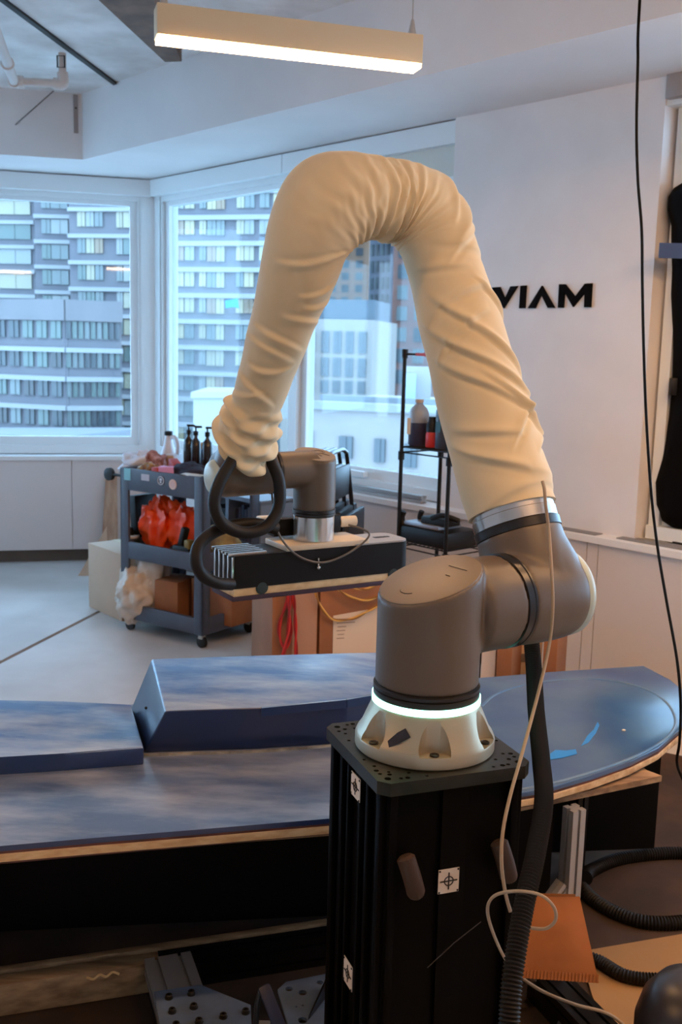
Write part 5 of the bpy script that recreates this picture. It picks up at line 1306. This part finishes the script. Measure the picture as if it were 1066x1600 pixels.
# black machine on the lower rack shelf: base, plate and two knobs
zs = zsh[1] + 0.003
mcn = thing('benchtop_device', RK(0.2, 0.1, zs), 'black benchtop device with a grey plate and two knobs on the lower rack shelf', 'device')
MB().box(RK(0.15, 0.11, zs + 0.04), (0.31, 0.22, 0.08), ax=(dR, nR, UP), bevel=0.015).build('base', M_black, mcn)
MB().box(RK(0.13, 0.09, zs + 0.09), (0.22, 0.16, 0.018), ax=(dR, nR, UP), bevel=0.004).build('grey_plate', mat('device_grey', (132, 136, 144), 0.35, metal=0.4), mcn)
for u, v in ((0.01, 0.02), (0.05, 0.10)):
    MB().tube(spline([RK(u, v, zs + 0.07), RK(u - 0.01, v, zs + 0.11), RK(u, v, zs + 0.14)], 5), 0.013, 10).build('knob', M_black, mcn)
MB().box(RK(0.19, 0.08, zs + 0.115), (0.16, 0.10, 0.035), ax=(dR, nR, UP), bevel=0.008).build('upper_arm', M_black, mcn)
MB().tube(spline([RK(0.18, 0.03, zs + 0.13), RK(0.24, 0.04, zs + 0.15), RK(0.30, 0.08, zs + 0.13)], 6), 0.012, 10).build('lever', M_black, mcn)

# aluminium extrusion lying on the ledge under the right window
extrusion(RW(1.88, 0.05, ZL + 0.022), RW(2.80, 0.05, ZL + 0.022), 0.042, 0.042, nR).build('loose_extrusion', M_ext, label='length of aluminium extrusion lying on the window ledge', cat='extrusion', smooth=0)
# ledge grilles and a red clip right of the robot
for k, (s0, s1, o0, o1) in enumerate(((3.35, 3.92, 0.012, 0.075), (4.02, 5.2, 0.03, 0.12))):
    g = thing('ledge_grille', RW(s0, o0, ZL), ['grey slotted grille on the ledge below the column lettering', 'grey slotted grille on the ledge below the black draped object'][k], 'grille')
    nsl = 6
    m = MB(); frame_bar(m, RW, s0, s1, ZL, ZL + 0.001, o0, o1); m.build('backing', mat('grille_dark', (96, 92, 90), 0.5), g, smooth=0)
    for i in range(nsl):
        oo = o0 + (o1 - o0) * (i + 0.25) / nsl; m = MB(); frame_bar(m, RW, s0, s1, ZL + 0.001, ZL + 0.005, oo, oo + (o1 - o0) / nsl * 0.5); m.build('slat', mat('grille_grey', (150, 146, 144), 0.4, metal=0.4), g, smooth=0)
rc = AZ(896, 826, ZL)
m = MB(); m.prism([rc - dR * 0.03, rc + dR * 0.05, rc + dR * 0.05 + UP * 0.008, rc - dR * 0.005 + UP * 0.03, rc - dR * 0.03 + UP * 0.032], nR * 0.02, bevel=0.002)
m.build('red_clip', mat('clip_red', (200, 44, 40), 0.5), label='small red clip lying on the ledge right of the robot shoulder', cat='clip')

# ------------------------------------------------------------------ tall black draped object on the ledge at the right edge
bb0 = AZ(1082, 846, ZL); bb0 = V((bb0.x, bb0.y, ZL))
Yb = bb0.y
dz_ = thing('draped_stand', bb0, 'tall black cloth-covered stand on the ledge at the right edge', 'stand')
M_cloth = mat('black_cloth', (6, 5, 5), 0.9, spec=0.1)
prof = [(836, 1068), (815, 1037), (790, 1028), (755, 1027), (720, 1036), (690, 1042), (650, 1048), (600, 1053), (550, 1054), (500, 1052), (460, 1051), (420, 1053), (390, 1052), (350, 1052), (325, 1047), (305, 1048), (292, 1056), (286, 1066), (283, 1080)]
m = MB(); rings = []
for py, px in prof:
    p = AY(px, py, Yb); rad = max(0.012, (V((bb0.x, bb0.y, 0)) - V((p.x, p.y, 0))).length)
    rings.append((rad, p.z))
bmv = []
for rad, zz in rings:
    bmv.append([m.bm.verts.new(V((bb0.x, bb0.y, zz)) + V((math.cos(2 * math.pi * k / 36), math.sin(2 * math.pi * k / 36), 0)) * rad * (1 + (0.06 * math.sin(5 * 2 * math.pi * k / 36 + zz * 4) if abs(math.cos(2 * math.pi * k / 36)) < 0.8 else 0))) for k in range(36)])
for a_, b_ in zip(bmv, bmv[1:]):
    for k in range(36): m.bm.faces.new((a_[k], a_[(k + 1) % 36], b_[(k + 1) % 36], b_[k]))
m.bm.faces.new(bmv[0][::-1]); m.bm.faces.new(bmv[-1])
m.build('black_cover', M_cloth, dz_, smooth=60)
MB().lathe(bb0, UP, [(0.13, 0), (0.13, 0.01), (0.10, 0.022), (0.05, 0.03)], 30).build('foot', M_black, dz_)
p0, p1 = AY(1030, 392, Yb - 0.14), AY(1085, 392, Yb - 0.14)
MB().box((p0 + p1) / 2 , ((p1 - p0).length, 0.006, 0.062)).build('blue_tape', mat('tape_blue', (24, 56, 96), 0.6), dz_, smooth=0)
MB().box(AY(1052, 604, Yb - 0.03), (0.03, 0.03, 0.075), bevel=0.004).build('buckle', M_black, dz_)
# bracket box high on the wall at the right edge
q = RW(4.13, 0.30, 2.60)
q = AP(1064, 122, RW(4.2, 0.09, 0), nR)
MB().box(q, (0.10, 0.06, 0.16), ax=(dR, nR, UP), bevel=0.004).build('wall_bracket', mat('bracket_grey', (150, 140, 136), 0.5), label='grey bracket under the blind box at the upper right edge', cat='bracket')

# black cable hanging from the ceiling at the right
cpts = [(1002, -40, 2.9), (1000, 0, 2.9), (997, 100, 2.9), (995, 200, 2.9), (997, 280, 2.9), (1003, 360, 2.9), (1004, 440, 2.9), (1006, 540, 2.9), (1010, 650, 2.9), (1017, 760, 2.88), (1027, 850, 2.85), (1042, 940, 2.8), (1058, 1030, 2.75), (1064, 1100, 2.72), (1062, 1160, 2.75), (1058, 1190, 2.85), (1066, 1215, 2.95), (1090, 1260, 3.05)]
pts = [AY(*c_) for c_ in cpts]; pts = [V((pts[0].x, pts[0].y, ZC))] + pts[1:]
pts.append(V((pts[-1].x + 0.1, pts[-1].y + 0.1, 0.01)))
MB().tube(spline(pts, 8), 0.0042, 8).build('hanging_cable', mat('cable_black', (8, 8, 8), 0.6, spec=0.15), label='black power cable hanging from the ceiling before the column', cat='cable')

# ------------------------------------------------------------------ pipe and fittings on the ceiling, upper left
M_pipe = mat('pipe_paint', (206, 196, 190), 0.5)
zp = 3.02
pp0, pp1, pp2 = AZ(-10, 40, zp), AZ(22, 127, zp), AZ(98, 131, zp)
pipe = thing('sprinkler_pipe', pp1, 'pale painted sprinkler pipe with elbows under the ceiling', 'pipe')
MB().tube([pp0 + (pp0 - pp1) * 0.5, pp1], 0.026, 16).build('pipe_run', M_pipe, pipe)
MB().tube([pp1, pp2], 0.022, 16).build('pipe_run', M_pipe, pipe)
MB().tube(spline([pp2 - (pp2 - pp1).normalized() * 0.05, pp2, pp2 + UP * 0.06], 6), 0.031, 16).build('elbow', M_pipe, pipe)
MB().tube([pp2 + UP * 0.05, V((pp2.x, pp2.y, ZC))], 0.022, 14).build('riser', M_pipe, pipe)
for k in (0.0, 0.12):
    c_ = pp1.lerp(pp0, k * 3); MB().lathe(c_, pp0 - pp1, [(0.026, -0.015), (0.035, -0.012), (0.035, 0.012), (0.026, 0.015)], 18).build('coupling', M_pipe, pipe)
MB().lathe(pp1, (pp2 - pp1), [(0.022, 0.02), (0.033, 0.024), (0.033, 0.05), (0.022, 0.054)], 18).build('coupling', M_pipe, pipe)
sp_ = pp2 + UP * 0.11
m = MB(); m.tube([sp_ + V((-0.02, -0.028, -0.03)), sp_ + V((-0.02, -0.03, 0.03)), sp_ + V((0.02, -0.03, 0.03)), sp_ + V((0.02, -0.028, -0.03))], 0.005, 6, closed=True); m.build('clip', M_black, pipe)
# strap hanging on the left soffit face, thin wire
sfp = corner(-0.53, -0.61) - nL * 0.006
s0 = AP(119, 148, sfp, nL); s1 = AP(118, 208, sfp, nL)
st = MB().box((s0 + s1) / 2, (0.028, 0.005, (s0 - s1).length), ax=(dL, nL, UP)).build('metal_strap', mat('strap_grey', (150, 142, 140), 0.45, metal=0.5), label='grey metal strap hanging on the soffit face below the ceiling', cat='strap', smooth=0)
MB().lathe(s0.lerp(s1, 0.35) - nL * 0.002, -nL, [(0.007, 0), (0.007, 0.004)], 10).build('screw', M_bolt, st)
MB().tube([AP(86, 140, sfp - nL * 0.02, nL), AP(24, 195, sfp - nL * 0.004, nL)], 0.004, 6).build('thin_wire', mat('wire_grey', (120, 116, 116), 0.5), label='thin wire slanting down across the left soffit face', cat='wire')

# ------------------------------------------------------------------ city outside
M_twr = mat('tower_grey', (93, 91, 95), 0.8, c2=(88, 86, 92), vscale=0.4)
M_band = mat('tower_band', (130, 129, 130), 0.7)
M_conc = mat('tower_parapet', (103, 99, 101), 0.8, var=0.06, vscale=0.3)
WM = [mat('far_window_%d' % i, c_, 0.25) for i, c_ in enumerate(((118, 120, 118), (134, 129, 112), (94, 101, 101), (62, 68, 72), (83, 95, 92), (142, 132, 107), (55, 57, 60), (119, 101, 84)))]
_wm = {}
def win_obj(parent, c, w, h_, t_dir, n_dir, mi, name='window'):
    """one far window: shared unit mesh, scaled by baking size into the mesh key"""
    key = (round(w, 2), round(h_, 2), mi, round(t_dir.x, 3), round(t_dir.y, 3))
    if key not in _wm:
        me = bpy.data.meshes.new(name); m = MB()
        m.box((0, 0, 0), (w, 0.3, h_), ax=(t_dir, n_dir, UP))
        m.box(-n_dir * -0.18, (0.12, 0.1, h_), ax=(t_dir, n_dir, UP))
        m.bm.to_mesh(me); m.bm.free(); me.materials.append(WM[mi]); _wm[key] = me
    return link(name, _wm[key], c, parent)
def facade(root, p0, p1, ztop, zbot, bands, wins, wm, thick=6.0, wall=None, band=None, band_t=0.45, band_d=0.5, band_m=None, mi=None, ext0=0.0, ext1=0.0):
    """p0->p1 plan endpoints (left to right seen from us); bands = z of the band tops; wins=(list of (u0,u1)), window z offsets"""
    p0 = V((p0.x, p0.y, 0)); p1 = V((p1.x, p1.y, 0)); t = (p1 - p0).normalized(); p0 = p0 - t * ext0; p1 = p1 + t * ext1; n_ = V((t.y, -t.x, 0)); L = (p1 - p0).length   # n_ faces us
    MB().prism([p0 + UP * zbot, p1 + UP * zbot, p1 - n_ * thick + UP * zbot, p0 - n_ * thick + UP * zbot], UP * (ztop - zbot)).build('facade', wall or M_twr, root, smooth=0)
    for z_ in bands:
        MB().prism([p0 + n_ * band_d, p1 + n_ * band_d, p1 - n_ * 0.1, p0 - n_ * 0.1], UP * band_t).build('ledge', band_m or M_band, root, smooth=0) if False else None
        q = [p0 + n_ * band_d + UP * (z_ - band_t), p1 + n_ * band_d + UP * (z_ - band_t), p1 - n_ * 0.1 + UP * (z_ - band_t), p0 - n_ * 0.1 + UP * (z_ - band_t)]
        if band_t > 0: MB().prism(q, UP * band_t).build('ledge', band_m or M_band, root, smooth=0)
        for i, (u0, u1, dz0, dz1) in enumerate(wins):
            c_ = p0 + t * L * (u0 + u1) / 2 + UP * (z_ + (dz0 + dz1) / 2) + n_ * 0.05
            k = mi(i, z_) if mi else random.choice(wm)
            win_obj(root, c_, L * (u1 - u0), dz1 - dz0, t, n_, k)
def zy(py, px, Yd): return AY(px, py, Yd).z
tw = thing('city_tower', AY(150, 800, 118), 'dark grey apartment tower with white floor bands filling the left window', 'building')
fl_h = 3.05
def band_list(px, Yd, y0, pitch, n_up, n_dn): 
    return [zy(y0 + pitch * k, px, Yd) for k in range(-n_up, n_dn + 1)]
# upper tower: three staggered blocks
facade(tw, AY(-160, 400, 128), AY(56, 400, 126), 60, -20, band_list(30, 126, 383, 38.5, 8, 2), [(0.05, 0.22, 0.8, 2.3), (0.28, 0.46, 0.8, 2.3), (0.53, 0.68, 0.8, 2.3), (0.74, 0.97, 0.7, 2.4)], [0, 1, 4, 5, 2])
facade(tw, AY(55, 400, 122), AY(112, 400, 122), 60, -20, band_list(80, 122, 375, 39.4, 8, 3), [(0.20, 0.44, 0.7, 2.3), (0.46, 0.92, 0.7, 2.3)], [0, 2, 4, 2])
facade(tw, AY(109, 400, 117), AY(262, 400, 115), 60, -30, band_list(160, 117, 367, 41.3, 8, 8), [(0.09, 0.17, 0.8, 2.4), (0.18, 0.26, 0.8, 2.4), (0.27, 0.35, 0.8, 2.4), (0.49, 0.55, 0.7, 2.5), (0.56, 0.68, 0.7, 2.4), (0.72, 0.82, 0.8, 2.4), (0.85, 0.95, 0.8, 2.4)], [0, 2, 0, 1, 7, 4])
# angled lower wing with a sharp corner towards us
for side in (0, 1):
    a_, b_ = ((AY(-90, 560, 103.5), AY(104, 560, 98)) if side == 0 else (AY(104, 560, 98), AY(190, 560, 100.5)))
    q0, q1 = V((a_.x, a_.y, 0)), V((b_.x, b_.y, 0))
    ztop = zy(468, 104, 98); bl_ = band_list(104, 98, 543, 45.5, 0, 4)
    facade(tw, q0, q1, zy(500, 104, 98), -30, bl_ , [(0.02 + 0.108 * k, 0.095 + 0.108 * k, 0.85, 2.45) for k in range(9)], [3, 4, 2, 6, 4, 2, 3], thick=3.0, ext0=0.14 * side, ext1=0.14 * (1 - side))
    # parapet
    t = (q1 - q0).normalized(); q0 = q0 - t * 0.14 * side; q1 = q1 + t * 0.14 * (1 - side); n_ = V((t.y, -t.x, 0))
    MB().prism([q0 + n_ * 0.5 + UP * zy(501, 104, 98), q1 + n_ * 0.5 + UP * zy(501, 104, 98), q1 - n_ * 3 + UP * zy(501, 104, 98), q0 - n_ * 3 + UP * zy(501, 104, 98)], UP * (ztop - zy(501, 104, 98))).build('parapet', M_conc, tw, smooth=0)
# tower part seen through the right window
facade(tw, AY(262, 400, 112), AY(470, 400, 108), 60, -40, band_list(320, 111, 337, 40.5, 6, 10), [(0.06, 0.13, 0.7, 2.4), (0.14, 0.21, 0.7, 2.4), (0.25, 0.30, 0.7, 2.4), (0.31, 0.375, 0.6, 2.5), (0.38, 0.44, 0.6, 2.5), (0.53, 0.585, 0.7, 2.4), (0.59, 0.66, 0.7, 2.5), (0.70, 0.77, 0.7, 2.4), (0.80, 0.95, 0.7, 2.4)], [0, 1, 5, 5, 2, 7], band_t=0.5)
# blue tarp in one window
tp = AY(363, 473, 107.5)
MB().prism([AY(352, 470, 107.5), AY(372, 466, 107.5), AY(374, 482, 107.5), AY(364, 480, 107.5), AY(353, 482, 107.5)][::-1], V((0, -0.3, 0))).build('blue_tarp', mat('tarp_blue', (30, 120, 190), 0.6), label='blue tarp over one window of the dark tower', cat='tarp', smooth=0)
# cream building with square windows
cb = thing('cream_building', AY(530, 700, 96), 'pale building with three rows of tall windows and a dark flat roof', 'building')
M_cream2 = mat('cream_wall', (123, 115, 109), 0.8, var=0.03, vscale=0.3)
p0, p1 = AY(440, 550, 97), AY(582, 550, 95)
zt4 = zy(499, 530, 96)
zrow = [zy(y_, 530, 96) for y_ in (551, 588, 614)]
L_ = 142.0
cols = [(u - 440) / L_ for u in (452, 470, 487, 509, 528, 547, 567)]
q0, q1 = V((p0.x, p0.y, 0)), V((p1.x, p1.y, 0)); t = (q1 - q0).normalized(); n_ = V((t.y, -t.x, 0)); LL = (q1 - q0).length
MB().prism([q0 + UP * -40, q1 + UP * -40, q1 - n_ * 12 + UP * -40, q0 - n_ * 12 + UP * -40], UP * (zt4 + 40)).build('facade', M_cream2, cb, smooth=0)
for z_, hh in zip(zrow, (1.95, 1.7, 1.15)):
    for c_ in cols: win_obj(cb, q0 + t * LL * c_ + UP * (z_ + hh / 2) + n_ * 0.02, 0.72, hh, t, n_, random.choice([3, 3, 6, 3]))
MB().prism([q0 + t * 2 - n_ * 0.6 + UP * zt4, q1 - n_ * 0.6 + UP * zt4, q1 - n_ * 8 + UP * zt4, q0 + t * 2 - n_ * 8 + UP * zt4], UP * (zy(468, 540, 96) - zt4)).build('dark_roof', mat('roof_dark', (58, 66, 74), 0.7), cb, smooth=0)
# tan brick tower behind
tb_ = thing('tan_tower', AY(550, 700, 150), 'tan brick apartment block seen under the bent elbow', 'building')
M_tan = mat('tan_brick', (134, 98, 73), 0.85, var=0.06, vscale=0.3)
p0, p1 = AY(500, 430, 152), AY(576, 430, 150); q0, q1 = V((p0.x, p0.y, 0)), V((p1.x, p1.y, 0))
facade(tb_, q0, q1, 40, -30, [zy(y_, 550, 151) for y_ in (477, 458, 439, 420, 401, 382, 363)], [(0.04, 0.16, 0.1, 1.15), (0.22, 0.34, 0.1, 1.15), (0.46, 0.60, 0.1, 1.15), (0.74, 0.88, 0.1, 1.15)], [3, 6, 2], wall=M_tan, band_t=0.0)
# blue-grey tower and red brick tower
gt = thing('bluegrey_tower', AY(595, 700, 130), 'slim blue-grey tower between the tan and the red brick towers', 'building')
p0, p1 = AY(576, 450, 131), AY(613, 450, 128); q0, q1 = V((p0.x, p0.y, 0)), V((p1.x, p1.y, 0))
facade(gt, q0, q1, 55, -40, [zy(y_, 595, 130) for y_ in range(300, 640, 26)], [(0.08, 0.2, 0.3, 1.7), (0.3, 0.42, 0.3, 1.7), (0.52, 0.64, 0.3, 1.7), (0.74, 0.86, 0.3, 1.7)], [3, 6, 3], wall=mat('bluegrey_wall', (81, 81, 92), 0.8), band_t=0.0)
rt = thing('red_tower', AY(650, 700, 120), 'red brick tower with blue-grey windows right of the blue-grey tower', 'building')
p0, p1 = AY(612, 500, 122), AY(790, 500, 112); q0, q1 = V((p0.x, p0.y, 0)), V((p1.x, p1.y, 0))
facade(rt, q0, q1, 50, -40, [zy(y_, 640, 120) for y_ in (604, 571, 538, 505, 472, 439, 406, 373, 340, 307, 274)], [(0.055, 0.145, 0.3, 1.9), (0.22, 0.31, 0.3, 1.9), (0.38, 0.47, 0.3, 1.9), (0.54, 0.63, 0.3, 1.9), (0.7, 0.79, 0.3, 1.9)], [3, 2, 3], wall=mat('red_brick', (116, 77, 66), 0.85, var=0.08, vscale=0.3), band_t=0.0)
# low pale building nearest us
lb = thing('low_building', AY(580, 760, 60), 'low pale building with a flat parapet roof below the right window', 'building')
M_low = mat('low_wall', (126, 118, 114), 0.8, var=0.04, vscale=0.5)
p0, p1 = AY(470, 680, 62), AY(760, 680, 58); q0, q1 = V((p0.x, p0.y, 0)), V((p1.x, p1.y, 0)); t = (q1 - q0).normalized(); n_ = V((t.y, -t.x, 0)); LL = (q1 - q0).length
zt5 = zy(632, 560, 61)
MB().prism([q0 + UP * -40, q1 + UP * -40, q1 - n_ * 14 + UP * -40, q0 - n_ * 14 + UP * -40], UP * (zt5 + 40)).build('facade', M_low, lb, smooth=0)
MB().prism([q0 + n_ * 0.35 + UP * (zt5 - 0.35), q1 + n_ * 0.35 + UP * (zt5 - 0.35), q1 - n_ * 0.5 + UP * (zt5 - 0.35), q0 - n_ * 0.5 + UP * (zt5 - 0.35)], UP * 0.45).build('cornice', mat('cornice_blue', (110, 110, 115), 0.7), lb, smooth=0)
MB().prism([q0 - n_ * 3 + UP * zt5, q1 - n_ * 3 + UP * zt5, q1 - n_ * 3.4 + UP * zt5, q0 - n_ * 3.4 + UP * zt5], UP * 0.35).build('parapet', mat('parapet_blue', (95, 99, 105), 0.7), lb, smooth=0)
for px, y0, y1, w in ((484, 672, 705, 10), (541, 682, 716, 22), (594, 686, 722, 17), (642, 694, 730, 20)):
    c_ = AP(px, (y0 + y1) / 2, q0 + n_ * 0.05, n_); win_obj(lb, c_, w * 0.038, (y1 - y0) * 0.038, t, n_, 3)
# roof hut on the low building, pale roof structure left
rh = thing('roof_hut', AY(660, 620, 66), 'pale roof hut beside the wire rack top', 'building')
MB().box(AY(652, 610, 66) - UP * 0.5, (1.6, 2, 4.0)).build('hut_wall', M_low, rh, smooth=0)
MB().box(AY(641, 594, 64.6) - UP * 1.3, (0.7, 0.6, 3.4)).build('hut_door', mat('hut_blue', (120, 140, 164), 0.7), rh, smooth=0)
wh = thing('white_annex', AY(340, 720, 70), 'white flat-roofed annex below the tower in the right window', 'building')
MB().prism([AY(302, 700, 70) - UP * 30, AY(420, 700, 70) - UP * 30, AY(420, 700, 70) - UP * 30 + V((0, 8, 0)), AY(302, 700, 70) - UP * 30 + V((0, 8, 0))], UP * (30 + zy(622, 350, 70) - zy(700, 350, 70))).build('annex_wall', mat('annex_white', (129, 126, 123), 0.8), wh, smooth=0)
MB().prism([AY(298, 700, 69.8) + UP * (zy(622, 350, 70) - zy(700, 350, 70)), AY(424, 700, 69.8) + UP * (zy(622, 350, 70) - zy(700, 350, 70)), AY(424, 700, 69.8) + UP * (zy(622, 350, 70) - zy(700, 350, 70)) + V((0, 8.5, 0)), AY(298, 700, 69.8) + UP * (zy(622, 350, 70) - zy(700, 350, 70)) + V((0, 8.5, 0))], UP * 0.4).build('roof_edge', M_band, wh, smooth=0)
# low terrace below the left window
lt2 = thing('terrace_roof', AY(80, 740, 80), 'low pale terrace roof at the foot of the left window view', 'building')
MB().prism([AY(-120, 668, 84) - UP * 30, AY(80, 684, 80) - UP * 30, AY(240, 668, 84) - UP * 30, AY(240, 668, 92) - UP * 30, AY(-120, 668, 92) - UP * 30], UP * 30).build('terrace_wall', mat('terrace', (109, 110, 114), 0.8), lt2, smooth=0)
MB().box((0, 120, -42), (500, 230, 2)).build('street_ground', mat('street_asphalt', (150, 150, 154), 0.9), kind='structure', smooth=0, label='street far below the windows')
